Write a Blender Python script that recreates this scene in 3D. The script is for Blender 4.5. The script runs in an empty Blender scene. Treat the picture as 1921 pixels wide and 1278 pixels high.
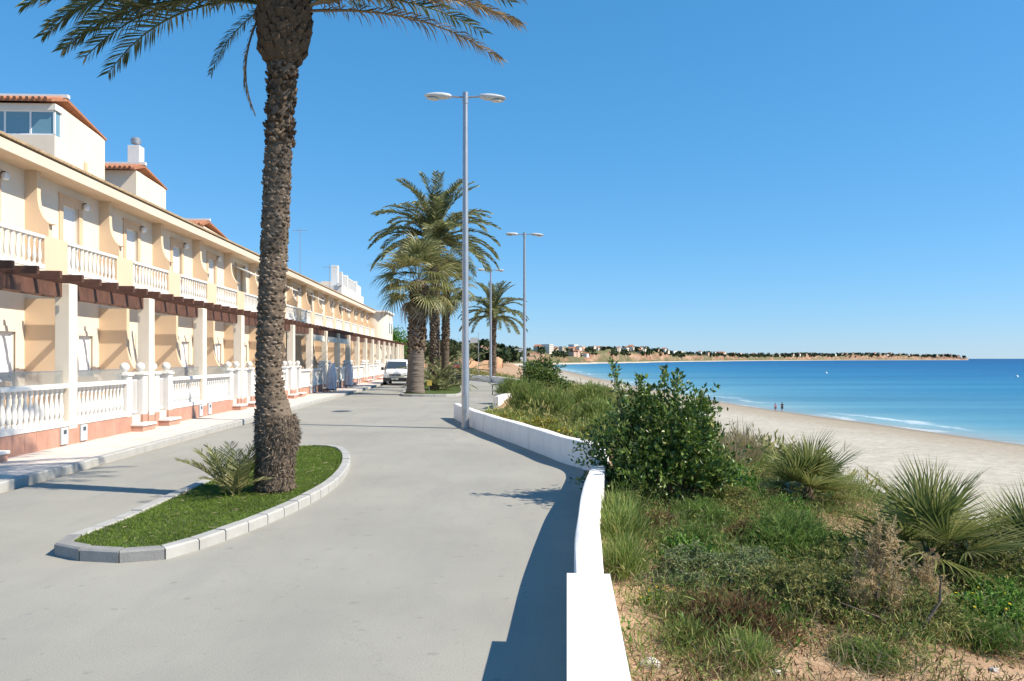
import bpy, math, random
import numpy as np
from mathutils import Vector, Matrix

R = math.radians
rng = np.random.default_rng(7)
random.seed(7)
S = bpy.context.scene
COL = S.collection

# ------------------------------------------------------------------ camera, sky, sun, exposure
cam_data = bpy.data.cameras.new("camera")
cam = bpy.data.objects.new("camera", cam_data)
COL.objects.link(cam)
cam.location = (0, 0, 2.0)
cam.rotation_euler = (R(90), 0, 0)
cam_data.sensor_width = 36.0
cam_data.lens = 27.45
cam_data.shift_y = 0.0177
cam_data.clip_start = 0.1
cam_data.clip_end = 120000
S.camera = cam

SUN_EL, SUN_AZ = R(44), R(105)          # azimuth clockwise from +Y
world = bpy.data.worlds.new("World")
S.world = world
world.use_nodes = True
wn, wl = world.node_tree.nodes, world.node_tree.links
wn.clear()
w_out = wn.new("ShaderNodeOutputWorld")
w_bg = wn.new("ShaderNodeBackground")
w_sky = wn.new("ShaderNodeTexSky")
w_sky.sky_type = 'NISHITA'
w_sky.sun_disc = False
w_sky.sun_elevation = SUN_EL
w_sky.sun_rotation = SUN_AZ
w_sky.altitude = 0
w_sky.air_density = 1.0
w_sky.dust_density = 0.0
w_sky.ozone_density = 3.0
# the camera's tone response to the sky, the same over the whole dome
w_sep = wn.new("ShaderNodeSeparateColor")
w_com = wn.new("ShaderNodeCombineColor")
wl.new(w_sky.outputs[0], w_sep.inputs[0])
for ch, (pw, k) in enumerate(((1.0, 0.44), (0.63, 1.34), (0.60, 2.08))):
    a_ = wn.new("ShaderNodeMath"); a_.operation = 'POWER'; a_.inputs[1].default_value = pw
    b_ = wn.new("ShaderNodeMath"); b_.operation = 'MULTIPLY'; b_.inputs[1].default_value = k
    wl.new(w_sep.outputs[ch], a_.inputs[0]); wl.new(a_.outputs[0], b_.inputs[0]); wl.new(b_.outputs[0], w_com.inputs[ch])
w_bg.inputs["Strength"].default_value = 0.10
wl.new(w_com.outputs[0], w_bg.inputs["Color"])
wl.new(w_bg.outputs[0], w_out.inputs[0])

sun_d = bpy.data.lights.new("sun", 'SUN')
sun_d.energy = 4.8
sun_d.angle = R(0.53)
sun_d.color = (1.0, 0.90, 0.75)
sun = bpy.data.objects.new("sun", sun_d)
COL.objects.link(sun)
to_sun = Vector((math.cos(SUN_EL) * math.sin(SUN_AZ), math.cos(SUN_EL) * math.cos(SUN_AZ), math.sin(SUN_EL)))
sun.rotation_euler = to_sun.to_track_quat('Z', 'Y').to_euler()
sun.location = (30, -10, 40)

S.view_settings.view_transform = 'Standard'
S.view_settings.look = 'None'
S.view_settings.gamma = 1.0
S.view_settings.exposure = 0.62
S.view_settings.use_curve_mapping = False
S.render.engine = 'CYCLES'
S.cycles.max_bounces = 6
S.cycles.diffuse_bounces = 3
S.cycles.transparent_max_bounces = 12

# ------------------------------------------------------------------ helpers
def tag(o, label=None, cat=None, group=None, kind=None):
    if label: o["label"] = label
    if cat: o["category"] = cat
    if group: o["group"] = group
    if kind: o["kind"] = kind
    return o

def empty(name, loc=(0, 0, 0), rz=0.0, label=None, cat=None, group=None, kind=None):
    o = bpy.data.objects.new(name, None)
    COL.objects.link(o)
    o.location = loc
    o.rotation_euler = (0, 0, rz)
    o.empty_display_size = 0.2
    return tag(o, label, cat, group, kind)

def place(name, mesh, parent=None, loc=(0, 0, 0), rot=(0, 0, 0), scale=(1, 1, 1)):
    o = bpy.data.objects.new(name, mesh)
    COL.objects.link(o)
    o.parent = parent
    o.location = loc
    o.rotation_euler = rot
    o.scale = scale
    return o

def np_mesh(name, verts, faces, mat, smooth=False):
    """faces: list of arrays, each (n,k)"""
    me = bpy.data.meshes.new(name)
    verts = np.asarray(verts, dtype=np.float32).reshape(-1, 3)
    faces = [np.asarray(f, dtype=np.int32) for f in faces if len(f)]
    me.vertices.add(len(verts))
    me.vertices.foreach_set("co", verts.ravel())
    nl = sum(f.size for f in faces)
    npoly = sum(len(f) for f in faces)
    me.loops.add(nl)
    me.polygons.add(npoly)
    me.loops.foreach_set("vertex_index", np.concatenate([f.ravel() for f in faces]))
    tot = np.concatenate([np.full(len(f), f.shape[1], dtype=np.int32) for f in faces])
    start = np.concatenate([[0], np.cumsum(tot)[:-1]]).astype(np.int32)
    me.polygons.foreach_set("loop_start", start)
    me.polygons.foreach_set("loop_total", tot)
    if smooth:
        me.polygons.foreach_set("use_smooth", np.ones(npoly, dtype=bool))
    me.update(calc_edges=True)
    me.validate()
    if mat: me.materials.append(mat)
    return me

class G:
    """collects shapes into one mesh"""
    def __init__(self):
        self.v, self.f = [], []
    def add(self, vs, fs):
        b = len(self.v)
        self.v += [tuple(p) for p in vs]
        self.f += [tuple(b + i for i in q) for q in fs]
        return self
    def box(self, x0, x1, y0, y1, z0, z1):
        vs = [(x0, y0, z0), (x1, y0, z0), (x1, y1, z0), (x0, y1, z0), (x0, y0, z1), (x1, y0, z1), (x1, y1, z1), (x0, y1, z1)]
        return self.add(vs, [(0, 3, 2, 1), (4, 5, 6, 7), (0, 1, 5, 4), (1, 2, 6, 5), (2, 3, 7, 6), (3, 0, 4, 7)])
    def bbox(self, x0, x1, y0, y1, z0, z1, c=0.01):
        """box with chamfered vertical and top edges"""
        def ring(d, z): return [(x0 + d + c, y0 + d, z), (x1 - d - c, y0 + d, z), (x1 - d, y0 + d + c, z), (x1 - d, y1 - d - c, z), (x1 - d - c, y1 - d, z), (x0 + d + c, y1 - d, z), (x0 + d, y1 - d - c, z), (x0 + d, y0 + d + c, z)]
        vs = ring(0, z0) + ring(0, z1 - c) + ring(c, z1)
        fs = [tuple(range(7, -1, -1)), tuple(range(16, 24))]
        for r in (0, 8):
            for i in range(8): fs.append((r + i, r + (i + 1) % 8, r + 8 + (i + 1) % 8, r + 8 + i))
        return self.add(vs, fs)
    def prism_xz(self, poly, y0, y1):
        n = len(poly)
        vs = [(p[0], y0, p[1]) for p in poly] + [(p[0], y1, p[1]) for p in poly]
        fs = [tuple(range(n)), tuple(range(2 * n - 1, n - 1, -1))]
        for i in range(n): fs.append((i, n + i, n + (i + 1) % n, (i + 1) % n))
        return self.add(vs, fs)
    def prism_yz(self, poly, x0, x1):
        n = len(poly)
        vs = [(x0, p[0], p[1]) for p in poly] + [(x1, p[0], p[1]) for p in poly]
        fs = [tuple(range(n - 1, -1, -1)), tuple(range(n, 2 * n))]
        for i in range(n): fs.append((i, (i + 1) % n, n + (i + 1) % n, n + i))
        return self.add(vs, fs)
    def prism_xy(self, poly, z0, z1):
        n = len(poly)
        vs = [(p[0], p[1], z0) for p in poly] + [(p[0], p[1], z1) for p in poly]
        fs = [tuple(range(n - 1, -1, -1)), tuple(range(n, 2 * n))]
        for i in range(n): fs.append((i, (i + 1) % n, n + (i + 1) % n, n + i))
        return self.add(vs, fs)
    def lathe(self, prof, seg=12, c=(0, 0, 0), caps=True):
        vs, fs = [], []
        for r, z in prof:
            for k in range(seg):
                a = 2 * math.pi * k / seg
                vs.append((c[0] + r * math.cos(a), c[1] + r * math.sin(a), c[2] + z))
        for i in range(len(prof) - 1):
            for k in range(seg):
                fs.append((i * seg + k, i * seg + (k + 1) % seg, (i + 1) * seg + (k + 1) % seg, (i + 1) * seg + k))
        if caps:
            fs.append(tuple(range(seg - 1, -1, -1)))
            fs.append(tuple((len(prof) - 1) * seg + k for k in range(seg)))
        return self.add(vs, fs)
    def tube(self, pts, rads, seg=6):
        pts = [Vector(p) for p in pts]
        if not hasattr(rads, '__len__'): rads = [rads] * len(pts)
        vs, fs = [], []
        up = Vector((0, 0, 1))
        for i, p in enumerate(pts):
            t = (pts[min(i + 1, len(pts) - 1)] - pts[max(i - 1, 0)]).normalized()
            a = t.cross(up)
            if a.length < 1e-3: a = t.cross(Vector((1, 0, 0)))
            a.normalize()
            b = t.cross(a).normalized()
            for k in range(seg):
                an = 2 * math.pi * k / seg
                vs.append(p + a * (rads[i] * math.cos(an)) + b * (rads[i] * math.sin(an)))
        for i in range(len(pts) - 1):
            for k in range(seg):
                fs.append((i * seg + k, i * seg + (k + 1) % seg, (i + 1) * seg + (k + 1) % seg, (i + 1) * seg + k))
        fs.append(tuple(range(seg - 1, -1, -1)))
        fs.append(tuple((len(pts) - 1) * seg + k for k in range(seg)))
        return self.add(vs, fs)
    def mesh(self, name, mat, smooth=None):
        me = bpy.data.meshes.new(name)
        me.from_pydata([tuple(p) for p in self.v], [], self.f)
        if mat: me.materials.append(mat)
        if smooth is not None:
            me.polygons.foreach_set("use_smooth", [True] * len(me.polygons))
            me.update()
            if smooth < 180:
                try: me.set_sharp_from_angle(angle=R(smooth))
                except Exception: pass
        me.update()
        return me
    def obj(self, name, mat, parent=None, loc=(0, 0, 0), rot=(0, 0, 0), smooth=None):
        return place(name, self.mesh(name, mat, smooth), parent, loc, rot)

# ------------------------------------------------------------------ materials
def new_mat(name):
    m = bpy.data.materials.new(name)
    m.use_nodes = True
    n, l = m.node_tree.nodes, m.node_tree.links
    b = n["Principled BSDF"]
    return m, n, l, b

def noise_node(n, l, scale, detail=5, rough=0.55, coord='Object', stretch=None):
    tc = n.new("ShaderNodeTexCoord")
    nz = n.new("ShaderNodeTexNoise")
    nz.inputs["Scale"].default_value = scale
    nz.inputs["Detail"].default_value = detail
    nz.inputs["Roughness"].default_value = rough
    src = tc.outputs[coord] if coord != 'World' else n.new("ShaderNodeNewGeometry").outputs["Position"]
    if stretch:
        mp = n.new("ShaderNodeMapping")
        mp.inputs["Scale"].default_value = stretch
        l.new(src, mp.inputs["Vector"])
        src = mp.outputs[0]
    l.new(src, nz.inputs["Vector"])
    return nz

def ramp(n, stops):
    r = n.new("ShaderNodeValToRGB")
    e = r.color_ramp.elements
    while len(e) < len(stops): e.new(0.5)
    for i, (p, c) in enumerate(stops):
        e[i].position = p
        e[i].color = (*c, 1) if len(c) == 3 else c
    return r

def mixc(n, l, fac, a, b, mode='MIX'):
    m = n.new("ShaderNodeMix")
    m.data_type = 'RGBA'
    m.blend_type = mode
    for sock, val in ((m.inputs[0], fac), (m.inputs[6], a), (m.inputs[7], b)):
        if hasattr(val, 'is_output'): l.new(val, sock)
        elif isinstance(val, (int, float)): sock.default_value = val
        else: sock.default_value = (*val, 1)
    return m.outputs[2]

def M_plain(name, col, rough=0.6, var=0.12, scale=3.0, bump=0.15, bscale=40, metal=0.0, spec=0.4, coord='World', dirt=None, dirt_amt=0.3):
    """painted / plastered / stone surface: tone variation, blotches of dirt and fine relief"""
    m, n, l, b = new_mat(name)
    nz = noise_node(n, l, scale, 6, 0.6, coord)
    lo = tuple(max(0, c * (1 - var)) for c in col)
    hi = tuple(min(1, c * (1 + var * 0.6)) for c in col)
    rp = ramp(n, [(0.3, lo), (0.7, hi)])
    l.new(nz.outputs[0], rp.inputs[0])
    out = rp.outputs[0]
    if dirt:
        nd = noise_node(n, l, scale * 0.6 + 0.7, 8, 0.7, coord, (1, 1, 0.45))
        rd = ramp(n, [(0.5, (0, 0, 0)), (0.75, (1, 1, 1))])
        l.new(nd.outputs[0], rd.inputs[0])
        mu = n.new("ShaderNodeMath"); mu.operation = 'MULTIPLY'; mu.inputs[1].default_value = dirt_amt
        l.new(rd.outputs[0], mu.inputs[0])
        out = mixc(n, l, mu.outputs[0], out, dirt)
    l.new(out, b.inputs["Base Color"])
    b.inputs["Roughness"].default_value = rough
    b.inputs["Metallic"].default_value = metal
    b.inputs["Specular IOR Level"].default_value = spec
    if bump:
        nb = noise_node(n, l, bscale, 4, 0.6, coord)
        bp = n.new("ShaderNodeBump")
        bp.inputs["Strength"].default_value = bump
        bp.inputs["Distance"].default_value = 0.02
        l.new(nb.outputs[0], bp.inputs["Height"])
        l.new(bp.outputs[0], b.inputs["Normal"])
    return m

def M_leaf(name, stops, rough=0.5, trans=0.25, spec=0.35):
    """foliage: each leaf (mesh island) takes its own tone"""
    m, n, l, b = new_mat(name)
    g = n.new("ShaderNodeNewGeometry")
    rp = ramp(n, stops)
    l.new(g.outputs["Random Per Island"], rp.inputs[0])
    nz = noise_node(n, l, 1.3, 3, 0.6, 'World')
    r2 = ramp(n, [(0.3, (0.75, 0.75, 0.75)), (0.7, (1.2, 1.2, 1.2))])
    l.new(nz.outputs[0], r2.inputs[0])
    c = mixc(n, l, 1.0, rp.outputs[0], r2.outputs[0], 'MULTIPLY')
    l.new(c, b.inputs["Base Color"])
    b.inputs["Roughness"].default_value = rough
    b.inputs["Specular IOR Level"].default_value = spec
    if trans > 0:
        t = n.new("ShaderNodeBsdfTranslucent")
        l.new(c, t.inputs["Color"])
        mx = n.new("ShaderNodeMixShader")
        mx.inputs[0].default_value = trans
        o = n["Material Output"]
        l.new(b.outputs[0], mx.inputs[1]); l.new(t.outputs[0], mx.inputs[2])
        l.new(mx.outputs[0], o.inputs["Surface"])
    return m

def M_glass(name, col, rough=0.08, alpha=1.0):
    m, n, l, b = new_mat(name)
    b.inputs["Base Color"].default_value = (*col, 1)
    b.inputs["Roughness"].default_value = rough
    b.inputs["Specular IOR Level"].default_value = 0.6
    b.inputs["Alpha"].default_value = alpha
    return m

cream = M_plain("cream_render", (0.735, 0.64, 0.525), 0.8, 0.05, 0.8, 0.1, 60, dirt=(0.55, 0.45, 0.33), dirt_amt=0.22)
peach = M_plain("peach_render", (0.71, 0.54, 0.375), 0.8, 0.06, 0.8, 0.1, 60, dirt=(0.55, 0.4, 0.27), dirt_amt=0.2)
sand_trim = M_plain("sand_trim", (0.66, 0.46, 0.30), 0.8, 0.08, 1.5, 0.1, 60)
pillar_m = M_plain("pillar_render", (0.78, 0.70, 0.58), 0.8, 0.06, 1.2, 0.15, 50, dirt=(0.5, 0.42, 0.33), dirt_amt=0.3)
white_m = M_plain("white_cast_stone", (0.74, 0.725, 0.69), 0.65, 0.05, 2.0, 0.12, 60, dirt=(0.55, 0.52, 0.47), dirt_amt=0.3)
white_pvc = M_plain("white_pvc", (0.80, 0.80, 0.80), 0.35, 0.03, 2, 0)
shutter_m = M_plain("shutter_white", (0.78, 0.79, 0.80), 0.5, 0.03, 2, 0)
wood_m = M_plain("pergola_wood", (0.115, 0.052, 0.034), 0.7, 0.35, 4, 0.3, 60, dirt=(0.20, 0.11, 0.075), dirt_amt=0.5)
brick_m = M_plain("terracotta_tile", (0.47, 0.255, 0.185), 0.6, 0.14, 2.5, 0.12, 60, dirt=(0.62, 0.40, 0.30), dirt_amt=0.5)
rooftile_m = M_plain("roof_tile", (0.40, 0.17, 0.09), 0.75, 0.3, 6, 0.2, 40, dirt=(0.25, 0.18, 0.12), dirt_amt=0.6)
eavetile_m = M_plain("eave_tile", (0.42, 0.30, 0.18), 0.75, 0.3, 6, 0.2, 40, dirt=(0.2, 0.15, 0.1), dirt_amt=0.6)
glass_dark = M_glass("window_glass", (0.05, 0.07, 0.09))
glass_blue = M_glass("conservatory_glass", (0.16, 0.30, 0.38), 0.05)
screen_m = M_glass("balustrade_screen", (0.33, 0.34, 0.32), 0.12, 0.45)
grey_metal = M_plain("galvanised_steel", (0.40, 0.41, 0.43), 0.38, 0.10, 3, 0.05, 80, metal=0.6, coord='Object')
lamp_grey = M_plain("lamp_grey_paint", (0.55, 0.56, 0.56), 0.45, 0.08, 4, 0)
black_m = M_plain("black_iron", (0.02, 0.02, 0.022), 0.5, 0.2, 6, 0.1)
meter_m = M_plain("meter_box", (0.48, 0.53, 0.56), 0.5, 0.06, 5, 0)
stone_kerb = M_plain("kerb_painted", (0.41, 0.405, 0.385), 0.8, 0.12, 3.5, 0.25, 45, dirt=(0.34, 0.325, 0.30), dirt_amt=0.7)
stone_kerb_grey = M_plain("kerb_bare", (0.27, 0.268, 0.26), 0.85, 0.2, 5, 0.3, 45, dirt=(0.2, 0.19, 0.18), dirt_amt=0.5)
mortar_m = M_plain("mortar", (0.48, 0.46, 0.42), 0.9, 0.15, 5, 0.2, 50)
slab_m = M_plain("paving_slab", (0.66, 0.58, 0.52), 0.85, 0.14, 1.7, 0.2, 50, dirt=(0.62, 0.42, 0.34), dirt_amt=0.45)
wall_white = M_plain("whitewash", (0.84, 0.825, 0.80), 0.8, 0.035, 2.2, 0.35, 26, dirt=(0.40, 0.37, 0.33), dirt_amt=0.55)
wall_smooth = M_plain("whitewash_smooth", (0.85, 0.86, 0.87), 0.7, 0.03, 2.2, 0.08, 30, dirt=(0.6, 0.58, 0.55), dirt_amt=0.18)
# ------------------------------------------------------------------ layout of the place (metres; camera stands over the sea wall)
TH = math.atan(0.0444)                        # the terrace runs 2.5 degrees left of the view
UD = (-math.sin(TH), math.cos(TH))
VD = (-math.cos(TH), -math.sin(TH))
def uv(u, v): return (UD[0] * u + VD[0] * v, UD[1] * u + VD[1] * v)

def interp(tab, y):
    if y <= tab[0][0]: return tab[0][1]
    for (a, b), (c, d) in zip(tab, tab[1:]):
        if y <= c: return b + (d - b) * (y - a) / (c - a)
    return tab[-1][1]

SEA_Z = -7.6
#                      Y      X   : land side line of the sea wall (road side face)
WALL = [(-12, -0.84), (0, 0.0), (5.39, 0.379), (6.7, 0.54), (8.2, 0.70), (9.9, 0.93), (11.3, 1.15), (12.6, 1.35), (13.6, 1.42),
        (14.2, 1.30), (14.87, 0.97), (16.2, 0.64), (18.3, 0.06), (19.66, -0.36), (22.4, -1.10), (24.6, -1.62), (26.2, -1.96),
        (28.5, -1.5), (31, -0.75), (38, 0.35), (47, 1.0), (54, 0.75), (59.8, 0.0), (66, -1.6), (73, -3.9), (82, -7), (110, -9), (900, -30)]
def wallx(y): return interp(WALL, y)
SHORE = [(-400, 130), (-20, 75), (60, 64), (88, 58), (121, 53), (143, 49.5), (193, 46), (400, 42), (827, 43), (50000, 43)]
def shorex(y): return interp(SHORE, y)
def h2(x, y):
    return (math.sin(x * 1.7 + 1.3 * math.sin(y * 0.9)) * math.cos(y * 1.3 + 0.7 * x) * 0.05 + math.sin(x * 4.1 + y * 2.3) * math.cos(y * 3.7 - x) * 0.02)
def terr(x, y):
    w = wallx(y)
    d = max(0.0, x - w)
    zw = interp([(0, 0.02), (12, 0.10), (15, 0.30), (24, 0.36), (26, 0.05), (30.5, 0.02), (33, 0.35), (80, 0.2)], y)
    xe = interp([(0, 6.2), (12, 6.4), (25, 7.0), (60, 8.0), (900, 0)], y) + 0.5 * math.sin(y * 0.35) + 0.25 * math.sin(y * 1.1 + 1)
    zin = zw - 0.13 * d + (h2(x, y) if d > 0.3 else 0)
    if x <= xe: return zin
    ze = zw - 0.13 * (xe - w)
    t = min(1.0, (x - xe) / 7.0)
    s = t * t * (3 - 2 * t) * 0.6 + t * 0.4
    zb = -6.5
    z = ze + (zb - ze) * s + h2(x, y) * (1 + t)
    if t >= 1.0:
        sx = shorex(y)
        q = (x - xe - 7.0) / max(5.0, sx - xe - 7.0)
        z = zb + (SEA_Z - zb) * q if q < 1 else SEA_Z - 0.06 * (x - sx)
        z += 0.05 * math.sin(x * 0.9 + y * 0.21) * math.sin(y * 0.13) * max(0, 1 - q)
    return z

# ------------------------------------------------------------------ ground, terrain, sea
land_m = M_plain("dry_land", (0.30, 0.25, 0.17), 0.95, 0.3, 0.2, 0.2, 3, dirt=(0.12, 0.13, 0.06), dirt_amt=0.7)
g = G(); g.add([(-3000, -300, -0.05), (-6.9, -300, -0.05), (-6.9, 1200, -0.05), (-3000, 1200, -0.05)], [(0, 1, 2, 3)])
tag(g.obj("ground", land_m), kind="structure")

def road_mat():
    m, n, l, b = new_mat("pale_asphalt")
    n1 = noise_node(n, l, 0.35, 6, 0.6, 'World')
    r1 = ramp(n, [(0.25, (0.290, 0.280, 0.248)), (0.75, (0.385, 0.372, 0.330))])
    l.new(n1.outputs[0], r1.inputs[0])
    n2 = noise_node(n, l, 90, 4, 0.8, 'World')
    r2 = ramp(n, [(0.3, (0.70, 0.70, 0.70)), (0.7, (1.2, 1.2, 1.19))])
    l.new(n2.outputs[0], r2.inputs[0])
    c = mixc(n, l, 1.0, r1.outputs[0], r2.outputs[0], 'MULTIPLY')
    n3 = noise_node(n, l, 0.9, 7, 0.7, 'World', (1.6, 0.35, 1))       # worn and oil-marked streaks along the lane
    r3 = ramp(n, [(0.48, (0, 0, 0)), (0.75, (0.55, 0.55, 0.55))])
    l.new(n3.outputs[0], r3.inputs[0])
    c = mixc(n, l, r3.outputs[0], c, (0.25, 0.243, 0.232))
    n4 = noise_node(n, l, 6.5, 3, 0.5, 'World')                        # small scattered spots
    r4 = ramp(n, [(0.655, (0, 0, 0)), (0.72, (0.55, 0.55, 0.55))])
    l.new(n4.outputs[0], r4.inputs[0])
    c = mixc(n, l, r4.outputs[0], c, (0.21, 0.205, 0.195))
    vo = n.new("ShaderNodeTexVoronoi"); vo.feature = 'DISTANCE_TO_EDGE'; vo.inputs["Scale"].default_value = 0.16
    gp = n.new("ShaderNodeNewGeometry"); nw = noise_node(n, l, 1.2, 5, 0.7, 'World')
    vm = n.new("ShaderNodeVectorMath"); vm.operation = 'MULTIPLY_ADD'
    l.new(nw.outputs[1], vm.inputs[0]); vm.inputs[1].default_value = (1.6, 1.6, 0); l.new(gp.outputs["Position"], vm.inputs[2])
    l.new(vm.outputs[0], vo.inputs["Vector"])
    rv = ramp(n, [(0.0, (0.16, 0.16, 0.16)), (0.0018, (0, 0, 0))])
    l.new(vo.outputs["Distance"], rv.inputs[0])
    c = mixc(n, l, rv.outputs[0], c, (0.17, 0.165, 0.155))
    l.new(c, b.inputs["Base Color"])
    b.inputs["Roughness"].default_value = 0.85
    b.inputs["Specular IOR Level"].default_value = 0.25
    bp = n.new("ShaderNodeBump"); bp.inputs["Strength"].default_value = 0.35; bp.inputs["Distance"].default_value = 0.01
    l.new(n2.outputs[0], bp.inputs["Height"]); l.new(bp.outputs[0], b.inputs["Normal"])
    return m
road_m = road_mat()
ys = [-12, -4, 0, 3, 5.39, 6.7, 8.2, 9.9, 11.3, 12.6, 13.6, 14.2, 14.87, 16.2, 18.3, 19.66, 22.4, 24.6, 26.2, 28.5, 31, 38, 47, 54, 59.8, 66, 73, 82, 110, 200]
g = G()
vs = []
for y in ys:
    xl = uv(y, 7.05)[0]
    xr = wallx(y) + 0.1
    vs += [(xl + (xr - xl) * t, y, 0.0) for t in (0, 0.33, 0.66, 1)]
fs = []
for i in range(len(ys) - 1):
    for k in range(3): fs.append((i * 4 + k, i * 4 + k + 1, i * 4 + k + 5, i * 4 + k + 4))
g.add(vs, fs)
tag(g.obj("road", road_m), kind="structure")

def terrain_mat():
    m, n, l, b = new_mat("dune_soil_and_beach_sand")
    at = n.new("ShaderNodeAttribute"); at.attribute_name = "zone"; at.attribute_type = 'GEOMETRY'    # 0 soil .. 1 dry beach sand
    sh = n.new("ShaderNodeAttribute"); sh.attribute_name = "shore"; sh.attribute_type = 'GEOMETRY'   # metres to the water
    n1 = noise_node(n, l, 2.2, 8, 0.65, 'World')
    soil = ramp(n, [(0.25, (0.20, 0.125, 0.075)), (0.5, (0.42, 0.275, 0.17)), (0.75, (0.54, 0.39, 0.26))])
    l.new(n1.outputs[0], soil.inputs[0])
    n2 = noise_node(n, l, 0.12, 7, 0.6, 'World')
    sand = ramp(n, [(0.3, (0.445, 0.405, 0.33)), (0.7, (0.52, 0.48, 0.405))])
    l.new(n2.outputs[0], sand.inputs[0])
    nf = noise_node(n, l, 1.1, 6, 0.75, 'World', (0.8, 1.4, 1))       # trodden sand
    rf = ramp(n, [(0.35, (0.72, 0.71, 0.70)), (0.6, (1.06, 1.06, 1.06))])
    l.new(nf.outputs[0], rf.inputs[0])
    sandc = mixc(n, l, 1.0, sand.outputs[0], rf.outputs[0], 'MULTIPLY')
    # tan drift-line band and damp sand by the water
    mr = n.new("ShaderNodeMapRange"); mr.inputs["From Min"].default_value = 0; mr.inputs["From Max"].default_value = 40
    na = noise_node(n, l, 0.09, 5, 0.6, 'World')
    ad = n.new("ShaderNodeMath"); ad.operation = 'MULTIPLY_ADD'; ad.inputs[1].default_value = 9; ad.inputs[2].default_value = -4.5
    l.new(na.outputs[0], ad.inputs[0])
    a2 = n.new("ShaderNodeMath"); a2.operation = 'ADD'; l.new(sh.outputs["Fac"], a2.inputs[0]); l.new(ad.outputs[0], a2.inputs[1])
    l.new(a2.outputs[0], mr.inputs["Value"])
    band = ramp(n, [(0.0, (0.9, 0.9, 0.9)), (0.05, (0.75, 0.75, 0.75)), (0.2, (0.55, 0.55, 0.55)), (0.34, (0.18, 0.18, 0.18)), (0.46, (0, 0, 0))])
    l.new(mr.outputs[0], band.inputs[0])
    sandc = mixc(n, l, band.outputs[0], sandc, (0.30, 0.235, 0.16))
    mr2 = n.new("ShaderNodeMapRange"); mr2.inputs["From Min"].default_value = 0; mr2.inputs["From Max"].default_value = 5
    l.new(sh.outputs["Fac"], mr2.inputs["Value"])
    wet = ramp(n, [(0.0, (1, 1, 1)), (0.45, (0.85, 0.85, 0.85)), (0.8, (0, 0, 0))])
    l.new(mr2.outputs[0], wet.inputs[0])
    sandc = mixc(n, l, wet.outputs[0], sandc, (0.25, 0.21, 0.165))
    c = mixc(n, l, at.outputs["Fac"], soil.outputs[0], sandc)
    l.new(c, b.inputs["Base Color"])
    b.inputs["Roughness"].default_value = 0.92
    b.inputs["Specular IOR Level"].default_value = 0.2
    bp = n.new("ShaderNodeBump"); bp.inputs["Strength"].default_value = 0.6; bp.inputs["Distance"].default_value = 0.06
    nb = noise_node(n, l, 9, 7, 0.7, 'World')
    l.new(nb.outputs[0], bp.inputs["Height"])
    bp2 = n.new("ShaderNodeBump"); bp2.inputs["Strength"].default_value = 0.5; bp2.inputs["Distance"].default_value = 0.15
    l.new(nf.outputs[0], bp2.inputs["Height"]); l.new(bp.outputs[0], bp2.inputs["Normal"])
    l.new(bp2.outputs[0], b.inputs["Normal"])
    return m
def build_terrain():
    Y = list(np.arange(-9, 16, 0.25)) + list(np.arange(16, 42, 0.7)) + list(np.arange(42, 130, 3.5)) + list(np.arange(130, 1000, 25))
    D = [0.1, 0.25] + list(np.arange(0.4, 7.5, 0.22)) + list(np.arange(7.6, 16, 0.6)) + [17, 19, 22, 26, 30, 34, 38, 42, 46, 50, 55, 60, 66, 74, 84, 100]
    V, zone, shore = [], [], []
    for y in Y:
        w = wallx(y); sx = shorex(y)
        for d in D:
            x = w + d if d < 26 else w + 26 + (d - 26) / 74 * (sx + 30 - w - 26)
            z = terr(x, y)
            if y > 45 and d < 7:                                       # the bank behind the far wall carries on level
                pass
            V.append((x, y, z))
            zone.append(min(1, max(0, (-z - 3.0) / 2.5)))
            shore.append(max(0, sx - x))
    nd = len(D)
    i, j = np.meshgrid(np.arange(len(Y) - 1), np.arange(nd - 1), indexing='ij')
    a = (i * nd + j).ravel()
    F = np.stack([a, a + 1, a + nd + 1, a + nd], 1)
    me = np_mesh("terrain", V, [F], terrain_mat(), True)
    for nm, val in (("zone", zone), ("shore", shore)):
        at = me.attributes.new(nm, 'FLOAT', 'POINT')
        at.data.foreach_set("value", np.array(val, dtype=np.float32))
    tag(place("terrain", me), kind="structure")
build_terrain()

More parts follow.
